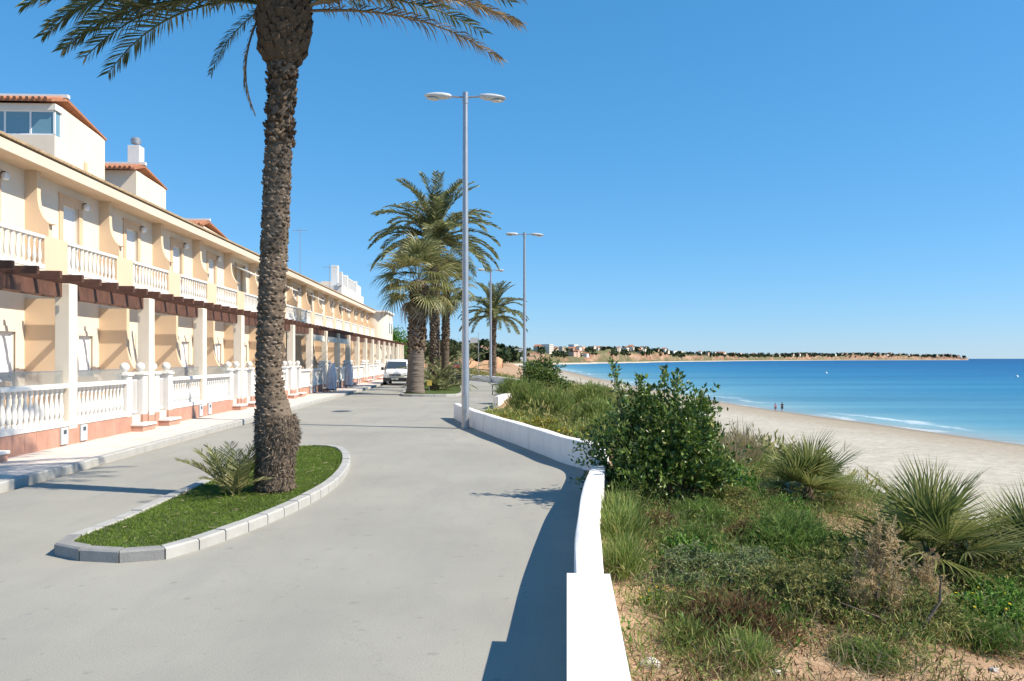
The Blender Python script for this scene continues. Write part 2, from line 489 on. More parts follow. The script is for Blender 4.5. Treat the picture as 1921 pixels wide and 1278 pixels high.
def sea_mat():
    m, n, l, b = new_mat("sea_water")
    sh = n.new("ShaderNodeAttribute"); sh.attribute_name = "off"; sh.attribute_type = 'GEOMETRY'
    lg = n.new("ShaderNodeMath"); lg.operation = 'ADD'; lg.inputs[1].default_value = 4.0
    l.new(sh.outputs["Fac"], lg.inputs[0])
    lo = n.new("ShaderNodeMath"); lo.operation = 'LOGARITHM'; lo.inputs[1].default_value = 10
    l.new(lg.outputs[0], lo.inputs[0])
    nb = noise_node(n, l, 0.012, 5, 0.6, 'World', (0.22, 1.0, 1))       # weed beds and sand bars, drawn out along the shore
    ma = n.new("ShaderNodeMath"); ma.operation = 'MULTIPLY_ADD'; ma.inputs[1].default_value = 0.9; ma.inputs[2].default_value = -0.45
    l.new(nb.outputs[0], ma.inputs[0])
    ad = n.new("ShaderNodeMath"); ad.operation = 'ADD'
    l.new(lo.outputs[0], ad.inputs[0]); l.new(ma.outputs[0], ad.inputs[1])
    mr = n.new("ShaderNodeMapRange"); mr.inputs["From Min"].default_value = 0.5; mr.inputs["From Max"].default_value = 4.0
    l.new(ad.outputs[0], mr.inputs["Value"])
    rp = ramp(n, [(0.0, (0.30, 0.33, 0.32)), (0.14, (0.20, 0.34, 0.38)), (0.26, (0.10, 0.265, 0.355)), (0.45, (0.032, 0.17, 0.305)), (0.62, (0.010, 0.105, 0.255)), (0.8, (0.006, 0.075, 0.205)), (1.0, (0.004, 0.06, 0.18))])
    l.new(mr.outputs[0], rp.inputs[0])
    n3 = noise_node(n, l, 0.03, 6, 0.65, 'World', (0.10, 1.0, 1))
    r3 = ramp(n, [(0.38, (0.70, 0.78, 0.84)), (0.52, (1.0, 1.0, 1.0)), (0.62, (1.12, 1.08, 1.05)), (0.68, (1.75, 1.5, 1.3))])
    l.new(n3.outputs[0], r3.inputs[0])
    c = mixc(n, l, 1.0, rp.outputs[0], r3.outputs[0], 'MULTIPLY')
    # foam of the small breaker and of the swash
    nf = noise_node(n, l, 0.16, 6, 0.7, 'World', (1, 0.4, 1))
    fo = n.new("ShaderNodeMath"); fo.operation = 'MULTIPLY_ADD'; fo.inputs[1].default_value = 14.0; fo.inputs[2].default_value = -7.0
    l.new(nf.outputs[0], fo.inputs[0])
    fa = n.new("ShaderNodeMath"); fa.operation = 'ADD'; l.new(sh.outputs["Fac"], fa.inputs[0]); l.new(fo.outputs[0], fa.inputs[1])
    mf = n.new("ShaderNodeMapRange"); mf.inputs["From Min"].default_value = -2; mf.inputs["From Max"].default_value = 14
    l.new(fa.outputs[0], mf.inputs["Value"])
    rf = ramp(n, [(0.0, (0, 0, 0)), (0.12, (0.5, 0.5, 0.5)), (0.17, (0, 0, 0)), (0.42, (0, 0, 0)), (0.5, (0.6, 0.6, 0.6)), (0.58, (0.2, 0.2, 0.2)), (0.64, (0, 0, 0))])
    l.new(mf.outputs[0], rf.inputs[0])
    nk = noise_node(n, l, 0.035, 4, 0.6, 'World')
    rk = ramp(n, [(0.44, (0, 0, 0)), (0.54, (1, 1, 1))])
    l.new(nk.outputs[0], rk.inputs[0])
    fm = mixc(n, l, 1.0, rf.outputs[0], rk.outputs[0], 'MULTIPLY')
    c = mixc(n, l, fm, c, (0.80, 0.82, 0.83))
    l.new(c, b.inputs["Base Color"])
    b.inputs["Roughness"].default_value = 0.35
    b.inputs["Specular IOR Level"].default_value = 0.07
    b.inputs["IOR"].default_value = 1.33
    bp = n.new("ShaderNodeBump"); bp.inputs["Strength"].default_value = 0.5; bp.inputs["Distance"].default_value = 0.5
    nn = noise_node(n, l, 0.5, 5, 0.65, 'World', (0.5, 1.6, 1))
    l.new(nn.outputs[0], bp.inputs["Height"]); l.new(bp.outputs[0], b.inputs["Normal"])
    return m
def build_sea():
    Y = [-400, -100, 0, 40, 60, 80, 90, 100, 110, 120, 130, 145, 160, 180, 200, 240, 300, 400, 600, 850, 1200, 2000, 3500, 6000, 12000, 25000, 60000]
    O = [-40, -8, -2, 0, 1.5, 3, 5, 7, 9, 11, 14, 18, 25, 35, 50, 75, 120, 200, 350, 700, 1500, 4000, 12000, 60000]
    V, off = [], []
    for y in Y:
        for o in O:
            V.append((shorex(y) + o, y, SEA_Z + 0.02)); off.append(max(0, o))
    nd = len(O)
    i, j = np.meshgrid(np.arange(len(Y) - 1), np.arange(nd - 1), indexing='ij')
    a = (i * nd + j).ravel()
    me = np_mesh("sea", V, [np.stack([a, a + 1, a + nd + 1, a + nd], 1)], sea_mat(), True)
    at = me.attributes.new("off", 'FLOAT', 'POINT'); at.data.foreach_set("value", np.array(off, dtype=np.float32))
    tag(place("sea", me), kind="structure")
build_sea()

# ------------------------------------------------------------------ sea wall
def wall_strip(name, path, width, z0, z1, mat, label, round_top=0.0, cap0=False):
    """a low masonry wall swept along its road-side line; path [(x,y)] in order, thickness to the right"""
    P = [Vector((a, b)) for a, b in path]
    # resample
    Q = [P[0]]
    for a, b in zip(P, P[1:]):
        n = max(1, int((b - a).length / 0.18)) if (b - a).length < 12 else 20
        for k in range(1, n + 1): Q.append(a.lerp(b, k / n))
    for _ in range(6):
        Q = [Q[0]] + [(Q[i - 1] + Q[i] * 2 + Q[i + 1]) / 4 for i in range(1, len(Q) - 1)] + [Q[-1]]
    e = round_top
    prof = [(0, z0), (0, z1 - e), (e * 0.3, z1 - e * 0.3), (e, z1), (width - e, z1), (width - e * 0.3, z1 - e * 0.3), (width, z1 - e), (width, z0)] if e else [(0, z0), (0, z1), (width, z1), (width, z0)]
    np_ = len(prof)
    V = []
    for i, p in enumerate(Q):
        t = (Q[min(i + 1, len(Q) - 1)] - Q[max(0, i - 1)]).normalized()
        nrm = Vector((t.y, -t.x))
        j1 = 0.006 * math.sin(i * 0.45 + 2) if e else 0
        j2 = 0.005 * math.sin(i * 0.6 + 1) if e else 0
        for k, (a, z) in enumerate(prof):
            aa = a + (j1 if k < np_ / 2 else -j2)
            zz = z + (0.004 * math.sin(i * 0.5 + k) if (e and 0 < k < np_ - 1) else 0)
            V.append((p.x + nrm.x * aa, p.y + nrm.y * aa, zz))
    F = []
    for i in range(len(Q) - 1):
        for k in range(np_ - 1):
            a = i * np_ + k
            F.append((a, a + np_, a + np_ + 1, a + 1))
    F.append(tuple(range(np_)))
    F.append(tuple(reversed(range((len(Q) - 1) * np_, len(Q) * np_))))
    g = G(); g.add(V, F)
    return tag(g.obj(name, mat, smooth=35), label, "wall")

wall_strip("sea_wall", [(-0.84, -12), (0, 0), (0.379, 5.39)], 0.295, -0.3, 0.52, wall_smooth, "smooth white flat-topped end block of the low wall, at the bottom of the picture")
wB = [(0.43, 5.39)] + [(x, y) for y, x in WALL if 6 < y < 14] + [(1.30, 14.2)] + [(x, y) for y, x in WALL if 14.5 < y < 26.3]
wall_strip("sea_wall", wB, 0.215, -0.3, 0.495, wall_white, "rough whitewashed low wall bending round the road from the end block to the near lamp post", 0.035)
wall_strip("sea_wall", [(x, y) for y, x in WALL if 30.5 < y < 83], 0.22, -0.3, 0.50, wall_white, "far stretch of low white wall curving behind the shrubs past the second lamp post", 0.03)

# ------------------------------------------------------------------ pavement in front of the terrace, with kerb stones and slabs
HX = lambda v: 9.0 - v                         # local x inside the terrace frame (street side positive)
pave = G()
pave.box(HX(9.2), HX(7.42), 8, 95, -0.3, 0.084)
pv = pave.obj("pavement", mortar_m, loc=(*uv(0, 9.0), 0), rot=(0, 0, TH)); tag(pv, kind="structure")
slab = G().bbox(0.006, 0.424, 0.006, 0.424, 0.06, 0.1, 0.006).mesh("paving_slab", slab_m)
i = 0
y = 10.0
while y < 34:
    for k in range(4):
        if i < 232:
            place("paving_slab", slab, pv, (0.01 - 0.15 + 0.43 * k, y, random.uniform(-0.003, 0.003)), (0, 0, random.uniform(-0.004, 0.004)))
        i += 1
    y += 0.43
g = G(); g.box(HX(9.14), HX(7.43), y, 95, 0.08, 0.098)
tag(g.obj("paving_far", slab_m, pv), kind="stuff")
kv = empty("kerb", (*uv(0, 9.0), 0), TH, kind="structure")
kst = [G().bbox(0.0, 0.17, 0.006, 0.994, -0.2, 0.112, 0.02).mesh("kerb_stone", mt) for mt in (stone_kerb, stone_kerb)]
for k in range(9, 62):
    place("kerb_stone", kst[k % 2], kv, (HX(7.42) + random.uniform(-0.006, 0.006), k, random.uniform(-0.01, 0.006)), (0, 0, random.uniform(-0.006, 0.006)))
g = G(); g.box(HX(7.42), HX(7.25), 62, 95, -0.2, 0.108); g.obj("kerb_run", stone_kerb, kv)

# ------------------------------------------------------------------ traffic islands with kerb stones and turf
def grass_mat(name, a, b_):
    return M_leaf(name, [(0.0, a), (0.5, tuple((p + q) / 2 for p, q in zip(a, b_))), (0.85, b_), (1.0, (0.20, 0.21, 0.07))], 0.6, 0.25, 0.2)
turf_m = grass_mat("turf_blades", (0.072, 0.130, 0.016), (0.175, 0.26, 0.036))
turf_soil = M_plain("turf_soil", (0.07, 0.10, 0.022), 0.95, 0.3, 4, 0.3, 60)

def smooth_loop(pts, n_it=2):
    P = [Vector(p) for p in pts]
    for _ in range(n_it):
        Q = []
        for i in range(len(P)):
            a, b = P[i], P[(i + 1) % len(P)]
            Q += [a * 0.75 + b * 0.25, a * 0.25 + b * 0.75]
        P = Q
    return P

def resample(P, step):
    L = [0]
    n = len(P)
    for i in range(n): L.append(L[-1] + (P[(i + 1) % n] - P[i]).length)
    tot = L[-1]; m = max(3, int(round(tot / step))); out = []
    j = 0
    for k in range(m):
        s = tot * k / m
        while L[j + 1] < s: j += 1
        t = (s - L[j]) / (L[j + 1] - L[j])
        out.append(P[j % n].lerp(P[(j + 1) % n], t))
    return out

def inset(P, d):
    out = []
    n = len(P)
    for i in range(n):
        t = (P[(i + 1) % n] - P[i - 1]).normalized()
        out.append(P[i] + Vector((-t.y, t.x)) * d)
    return out

def pts_in_poly(poly, n, r):
    P = np.array([(p.x, p.y) for p in poly])
    lo, hi = P.min(0), P.max(0)
    out = np.zeros((0, 2))
    while len(out) < n:
        q = lo + r.random((n * 2, 2)) * (hi - lo)
        c = np.zeros(len(q), bool)
        j = len(P) - 1
        for i in range(len(P)):
            cond = ((P[i, 1] > q[:, 1]) != (P[j, 1] > q[:, 1])) & (q[:, 0] < (P[j, 0] - P[i, 0]) * (q[:, 1] - P[i, 1]) / (P[j, 1] - P[i, 1] + 1e-12) + P[i, 0])
            c ^= cond
            j = i
        out = np.vstack([out, q[c]])
    return out[:n]

def island(pts, step, n_blades, blade, label_bits, grey_at=None):
    """counter-clockwise outline; kerb stones one by one, turf inside"""
    loop = smooth_loop(pts, 2)
    base = G()
    ins = inset(resample(loop, 0.12), 0.07)
    base.prism_xy([(p.x, p.y) for p in ins], -0.2, 0.095)
    isl = base.obj("traffic_island", turf_soil)
    tag(isl, kind="structure")
    O = resample(loop, step)
    n = len(O)
    for i in range(n):
        a, b = O[i], O[(i + 1) % n]
        t = (b - a).normalized(); nr = Vector((-t.y, t.x))
        tp = (b - O[i - 1]).normalized(); tn = (O[(i + 2) % n] - a).normalized()
        na, nb = Vector((-tp.y, tp.x)), Vector((-tn.y, tn.x))
        wv = 0.15
        gap = t * 0.008
        h = 0.125 + random.uniform(-0.008, 0.006)
        q = [a + gap, b - gap, b - gap + nb * wv, a + gap + na * wv]
        e = 0.018
        c4 = [q[0] + nr * e, q[1] + nr * e, q[2] - nr * e * 0.4, q[3] - nr * e * 0.4]
        vs = [(p.x, p.y, -0.15) for p in q] + [(p.x, p.y, h - e) for p in q] + [(p.x, p.y, h) for p in c4]
        fs = []
        for r in (0, 4):
            for k in range(4): fs.append((r + k, r + (k + 1) % 4, r + 4 + (k + 1) % 4, r + 4 + k))
        fs.append((8, 9, 10, 11))
        gk = G(); gk.add(vs, fs)
        mt = stone_kerb
        if grey_at and (a - Vector(grey_at)).length < 0.75: mt = stone_kerb_grey
        gk.obj("kerb_stone", mt, isl)
    inner = inset(resample(loop, 0.12), 0.13)
    q = pts_in_poly(inner, n_blades, rng)
    me = blades_mesh("turf", np.column_stack([q, np.full(len(q), 0.09)]), blade, (0.003, 0.007), turf_m, spread=0.75)
    tf = place("turf", me, isl); tag(tf, kind="stuff")
    return isl

def unit(a):
    return a / np.maximum(np.linalg.norm(a, axis=-1, keepdims=True), 1e-9)

def blades_arrays(base, lens, wids, dirs, bend, r):
    """5-vertex tapering blades: quad + tip triangle. bend: downward curl of the tip as share of the length"""
    n = len(base)
    side = unit(np.cross(dirs, unit(r.normal(size=(n, 3)))))
    l = lens[:, None]; w = wids[:, None]
    mid = base + dirs * l * 0.55
    mid[:, 2] -= bend * lens * 0.12
    tip = base + dirs * l
    tip[:, 2] -= bend * lens * 0.45
    V = np.stack([base - side * w * 0.35, base + side * w * 0.35, mid + side * w * 0.5, mid - side * w * 0.5, tip], 1).reshape(-1, 3)
    i = np.arange(n) * 5
    return V, np.stack([i, i + 1, i + 2, i + 3], 1), np.stack([i + 3, i + 2, i + 4], 1)

def blades_mesh(name, base, len_rng, wid_rng, mat, spread=0.6, bend=0.5, r=rng):
    n = len(base)
    d = r.normal(size=(n, 3)) * spread
    d[:, 2] = 1.0
    d = unit(d)
    ln = r.uniform(*len_rng, n); wd = r.uniform(*wid_rng, n)
    V, Q, T = blades_arrays(base, ln, wd, d, bend, r)
    return np_mesh(name, V, [Q, T], mat)

near_island = [(-4.80, 8.05), (-4.40, 7.72), (-3.75, 7.60), (-3.42, 7.72), (-3.20, 8.35), (-2.94, 9.4), (-2.72, 11.0), (-2.74, 12.7), (-3.0, 14.6), (-3.4, 16.2), (-3.85, 17.1), (-4.5, 17.3), (-4.95, 16.9), (-4.9, 15), (-4.85, 12.6), (-4.78, 10.9), (-4.70, 9.2)]
far_island = [(-6.0, 41.6), (-5.4, 41.0), (-4.2, 41.0), (-3.0, 41.2), (-2.7, 42.4), (-2.9, 47), (-3.6, 56), (-5.5, 66), (-7.4, 66.5), (-7.6, 62), (-7.0, 52), (-6.3, 45)]
i1 = island(near_island, 0.44, 60000, (0.025, 0.065), None, grey_at=(-4.45, 7.75))
i2 = island(far_island, 0.6, 9000, (0.05, 0.12), None)
# ------------------------------------------------------------------ the terrace of houses
PITCH = 4.2
U0 = 13.6
N_HOUSE = 18
BAL_PROF = [(0.052, 0), (0.052, 0.05), (0.034, 0.07), (0.044, 0.10), (0.064, 0.20), (0.058, 0.30), (0.032, 0.48), (0.028, 0.56), (0.046, 0.60), (0.034, 0.63), (0.052, 0.665), (0.052, 0.72)]
bal_ground = G().lathe(BAL_PROF, 10).mesh("baluster", white_m, 50)
bal_balc = G().lathe([(r * 0.86, z * 0.97) for r, z in BAL_PROF], 8).mesh("baluster", white_m, 50)
bal_low = [(r, z) for r, z in BAL_PROF if z in (0, 0.05, 0.20, 0.48, 0.60, 0.665, 0.72)]

def quarter(cx, cz, rx, rz, a0, a1, n=9):
    return [(cx + rx * math.cos(R(a0 + (a1 - a0) * k / n)), cz + rz * math.sin(R(a0 + (a1 - a0) * k / n))) for k in range(n + 1)]

XF = HX(12.36)       # facade
XB = HX(11.58)       # balcony front / eave
# shared meshes -------------------------------------------------------
def wall_with_holes(holes, x, y0, y1, z0, z1, depth=0.16):
    """facade sheet with rectangular openings (y0,y1,z0,z1) and their reveals"""
    g = G()
    ys_ = sorted({y0, y1, *[h[0] for h in holes], *[h[1] for h in holes]})
    zs_ = sorted({z0, z1, *[h[2] for h in holes], *[h[3] for h in holes]})
    for a, b in zip(ys_, ys_[1:]):
        for c, d in zip(zs_, zs_[1:]):
            if any(h[0] <= a and b <= h[1] and h[2] <= c and d <= h[3] for h in holes): continue
            g.add([(x, a, c), (x, b, c), (x, b, d), (x, a, d)], [(0, 1, 2, 3)])
    for a, b, c, d in holes:
        g.add([(x, a, c), (x, b, c), (x, b, d), (x, a, d), (x - depth, a, c), (x - depth, b, c), (x - depth, b, d), (x - depth, a, d)],
              [(0, 4, 5, 1), (1, 5, 6, 2), (2, 6, 7, 3), (3, 7, 4, 0)])
    return g
H_GW = [(0.75, 1.95, 0.5, 2.72), (2.75, 3.65, 0.5, 2.72)]
H_UP = [(1.85, 2.78, 4.4, 6.62)]
ms = {}
ms['ground_wall'] = wall_with_holes(H_GW, XF, 0, PITCH, 0.3, 4.1).mesh("ground_wall", cream)
ms['upper_wall'] = wall_with_holes(H_UP, XF, 0, PITCH, 4.1, 7.15).mesh("upper_wall", cream)
g = G(); g.box(XF - 8.5, XF - 0.17, 0.0, PITCH, 0, 7.3); ms['house_core'] = g.mesh("house_core", cream)
# party walls with the swept curve
low = HX(11.08)
poly = [(XF - 0.05, 0.45), (HX(10.4), 0.45), (HX(10.4), 1.5), (low, 1.5), (low, 1.62)]
curve = [(HX(11.47) + (low - HX(11.47)) * (1 - math.sin(t)), 1.62 + 0.95 * (1 - math.cos(t))) for t in [math.pi / 2 * k / 9 for k in range(10)]]
poly += curve + [(HX(11.47), 3.64), (XF - 0.05, 3.64)]
ms['party_wall'] = G().prism_xz(poly, -0.1, 0.1).mesh("party_wall", peach)
curve2 = [(HX(12.03) + (XB - HX(12.03)) * (1 - math.sin(t)), 5.68 + 0.85 * (1 - math.cos(t))) for t in [math.pi / 2 * k / 9 for k in range(10)]]
poly2 = [(XF - 0.05, 4.41), (XB - 0.14, 4.41), (XB - 0.14, 5.68), (XB, 5.68)] + curve2[1:] + [(HX(12.03), 7.15), (XF - 0.05, 7.15)]
ms['balcony_party_wall'] = G().prism_xz(poly2, -0.09, 0.09).mesh("balcony_party_wall", peach)
ms['pillar'] = G().bbox(-0.30, 0.02, -0.175, 0.175, 0.45, 3.655, 0.012).mesh("pillar", pillar_m)
ms['pillar_base'] = G().box(-0.34, 0.012, -0.2, 0.2, 0.08, 0.55).mesh("pillar_base", brick_m)
ms['terrace_floor'] = G().box(XF, -0.06, 0, PITCH, 0.0, 0.5).mesh("terrace_floor", slab_m)
ms['balcony_slab'] = G().box(XF - 0.1, XB, 0, PITCH, 4.1, 4.4).mesh("balcony_slab", cream)
ms['balcony_pier'] = G().box(XB - 0.14, XB + 0.004, -0.56, 0.62, 4.38, 5.30).mesh("balcony_pier", peach)
g = G(); g.box(XB - 0.14, XB + 0.02, 0.62, PITCH - 0.56, 5.215, 5.30); g.box(XB - 0.13, XB + 0.012, 0.62, PITCH - 0.56, 4.402, 4.52)
ms['balcony_rail'] = g.mesh("balcony_rail", white_m)
ms['balcony_balusters'] = None
g = G()
for k in range(12): g.lathe([(r * 0.86, z * 0.97) for r, z in bal_low], 6, (XB - 0.06, 0.62 + 3.02 * (k + 0.5) / 12, 4.52))
ms['balcony_balusters'] = g.mesh("balusters", white_m, 50)
# openings
def door_mesh(y0, y1, z0, z1, x, mid=True):
    g = G(); f = 0.06
    g.box(x - 0.05, x, y0, y0 + f, z0, z1); g.box(x - 0.05, x, y1 - f, y1, z0, z1); g.box(x - 0.05, x, y0 + f, y1 - f, z1 - f, z1)
    if mid: g.box(x - 0.045, x - 0.003, (y0 + y1) / 2 - 0.04, (y0 + y1) / 2 + 0.04, z0, z1 - f)
    return g
ms['upper_frame'] = door_mesh(1.85, 2.78, 4.4, 6.62, XF - 0.10, False).mesh("door_frame", white_pvc)
def slats(y0, y1, z0, z1, x, hgt=0.055):
    g = G(); z = z0
    while z < z1 - 0.01:
        t = min(z + hgt, z1)
        g.add([(x, y0, z), (x, y1, z), (x + 0.008, y1, (z + t) / 2), (x + 0.008, y0, (z + t) / 2), (x, y0, t - 0.006), (x, y1, t - 0.006), (x - 0.006, y0, t), (x - 0.006, y1, t)],
              [(0, 1, 2, 3), (3, 2, 5, 4), (4, 5, 7, 6)])
        z += hgt
    return g
ms['upper_shutter'] = slats(1.91, 2.72, 4.42, 6.56, XF - 0.125).mesh("roller_shutter", shutter_m)
ms['upper_shutter_half'] = slats(1.91, 2.72, 5.5, 6.56, XF - 0.125).mesh("roller_shutter", shutter_m)
ms['upper_pane'] = G().box(XF - 0.15, XF - 0.14, 1.91, 2.72, 4.42, 6.56).mesh("pane", glass_dark)
g = G(); t = 0.035; g.box(XF - 0.02, XF + t, 1.64, 1.85, 4.402, 6.83); g.box(XF - 0.02, XF + t, 2.78, 2.99, 4.402, 6.83); g.box(XF - 0.02, XF + t, 1.85, 2.78, 6.62, 6.83)
g.box(XF - 0.02, XF + 0.06, 1.60, 3.03, 6.83, 6.90)
ms['door_surround'] = g.mesh("door_surround", sand_trim)
g = G(); g.lathe([(0.0, -0.1), (0.09, -0.07), (0.1, 0.02), (0.07, 0.1), (0.0, 0.12)], 10, (XF + 0.14, 3.0, 6.72), False); ms['wall_light'] = g.mesh("wall_light", white_pvc, 60)
g = G(); g.box(XF, XF + 0.14, 2.98, 3.02, 6.80, 6.86); ms['wall_light_arm'] = g.mesh("bracket", black_m)
ms['window_frame'] = door_mesh(0.75, 1.95, 0.5, 2.72, XF - 0.08).mesh("window_frame", white_pvc)
ms['window_pane'] = G().box(XF - 0.14, XF - 0.12, 0.8, 1.9, 0.52, 2.68).mesh("pane", glass_dark)
ms['window_blind'] = slats(0.8, 1.9, 1.35, 2.66, XF - 0.112).mesh("roller_shutter", shutter_m)
ms['window_blind_full'] = slats(0.8, 1.9, 0.52, 2.66, XF - 0.112).mesh("roller_shutter", shutter_m)
g = door_mesh(2.75, 3.65, 0.5, 2.72, XF - 0.06, False); ms['front_door_frame'] = g.mesh("door_frame", white_pvc)
g = G(); g.box(XF - 0.13, XF - 0.09, 2.8, 3.6, 0.52, 2.66)
for zz in (0.65, 1.35, 2.05): g.box(XF - 0.09, XF - 0.078, 2.9, 3.5, zz, zz + 0.5)
ms['front_door'] = g.mesh("front_door", white_pvc)
g = G(); g.box(XF - 0.09, XF - 0.03, 3.5, 3.54, 1.5, 1.53); ms['front_door_handle'] = g.mesh("handle", grey_metal)
g = G(); t = 0.03; g.box(XF - 0.02, XF + t, 2.6, 2.75, 0.502, 2.87); g.box(XF - 0.02, XF + t, 3.65, 3.8, 0.502, 2.87); g.box(XF - 0.02, XF + t, 2.75, 3.65, 2.72, 2.87)
ms['front_door_surround'] = g.mesh("front_door_surround", cream)
# pergola
ms['rafter'] = G().bbox(XB + 0.004, 0.42, -0.045, 0.045, 3.662, 3.815, 0.006).mesh("rafter", wood_m)
ms['front_beam'] = G().box(-0.26, -0.14, 0.176, PITCH - 0.176, 3.36, 3.655).mesh("front_beam", wood_m)
ms['mid_beam'] = G().box(-1.45, -1.36, 0.0, PITCH, 3.50, 3.66).mesh("mid_beam", wood_m)
# eave and roof
ms['soffit'] = G().box(XF - 0.15, XB - 0.03, 0, PITCH, 7.15, 7.22).mesh("soffit", peach)
ms['fascia'] = G().prism_xz([(XB - 0.03, 7.13), (XB + 0.0, 7.13), (XB + 0.05, 7.38), (XB - 0.03, 7.40)], 0, PITCH).mesh("fascia", cream)
pt = 0.33
ms['roof_deck'] = G().prism_xz([(XB - 0.032, 7.40), (XF - 4.2, 7.40 + pt * (XB - XF + 4.17)), (XF - 8.5, 7.40), (XF - 8.5, 7.3), (XB - 0.032, 7.3)], 0, PITCH).mesh("roof_deck", cream)
g = G()
nt = 21
for k in range(nt):
    yc = (k + 0.5) * PITCH / nt; rr = PITCH / nt * 0.40
    vs, fs = [], []
    for (x, z) in ((XB + 0.10, 7.40), (XB - 1.6, 7.40 + pt * 1.7), (XF - 4.2, 7.43 + pt * (XB - XF + 4.2))):
        for q in range(6):
            a = math.pi * q / 5
            vs.append((x, yc + rr * math.cos(a), z + 0.03 + rr * math.sin(a)))
    for s_ in range(2):
        for q in range(5): fs.append((s_ * 6 + q, s_ * 6 + q + 1, s_ * 6 + q + 7, s_ * 6 + q + 6))
    fs.append(tuple(range(6)))
    g.add(vs, fs)
    yb = k * PITCH / nt
    g.add([(XB + 0.07, yb, 7.40), (XB + 0.07, yb + PITCH / nt, 7.40), (XF - 4.2, yb + PITCH / nt, 7.42 + pt * (XB - XF + 4.2)), (XF - 4.2, yb, 7.42 + pt * (XB - XF + 4.2))], [(0, 1, 2, 3)])
ms['roof_tiles'] = g.mesh("roof_tiles", eavetile_m, 40)
# garden front
ms['post'] = G().bbox(-0.27, 0.01, -0.14, 0.14, 0.5, 1.56, 0.012).box(-0.10, 0.026, -0.085, -0.045, 0.7, 1.4).box(-0.10, 0.026, 0.045, 0.085, 0.7, 1.4).mesh("gate_post", white_m)
g = G(); g.bbox(-0.31, 0.05, -0.18, 0.18, 1.56, 1.61, 0.012); g.bbox(-0.28, 0.02, -0.15, 0.15, 1.61, 1.645, 0.01); ms['post_cap'] = g.mesh("post_cap", white_m)
ms['post_ball'] = G().lathe([(0.07, 1.64), (0.05, 1.67)] + [(0.122 * math.cos(R(a)), 1.775 + 0.122 * math.sin(R(a))) for a in range(-55, 91, 18)], 14, (-0.13, 0, 0), False).mesh("ball_finial", white_m, 60)
ms['step'] = G().bbox(0.0, 0.34, -0.42, 0.42, 0.245, 0.30, 0.01).mesh("step_tread", white_m)
ms['step_riser'] = G().box(0.0, 0.30, -0.40, 0.40, 0.05, 0.245).mesh("step_riser", brick_m)
ms['gate'] = None
g = G()
for k in range(7): g.box(-0.15, -0.135, -0.25 + 0.5 * k / 6 - 0.008, -0.25 + 0.5 * k / 6 + 0.008, 0.56, 1.42)
g.box(-0.155, -0.13, -0.27, 0.27, 0.56, 0.6); g.box(-0.155, -0.13, -0.27, 0.27, 1.4, 1.44)
ms['gate'] = g.mesh("garden_gate", white_pvc)
ms['plinth_tile'] = G().bbox(-0.02, 0.012, 0.004, 0.406, 0.075, 0.525, 0.004).mesh("plinth_tile", brick_m)
ms['meter'] = G().bbox(0.0, 0.04, -0.14, 0.14, 0.14, 0.50, 0.008).mesh("meter_box", meter_m)
ms['meter_win'] = G().box(0.04, 0.043, -0.06, 0.06, 0.36, 0.45).mesh("meter_window", glass_dark)

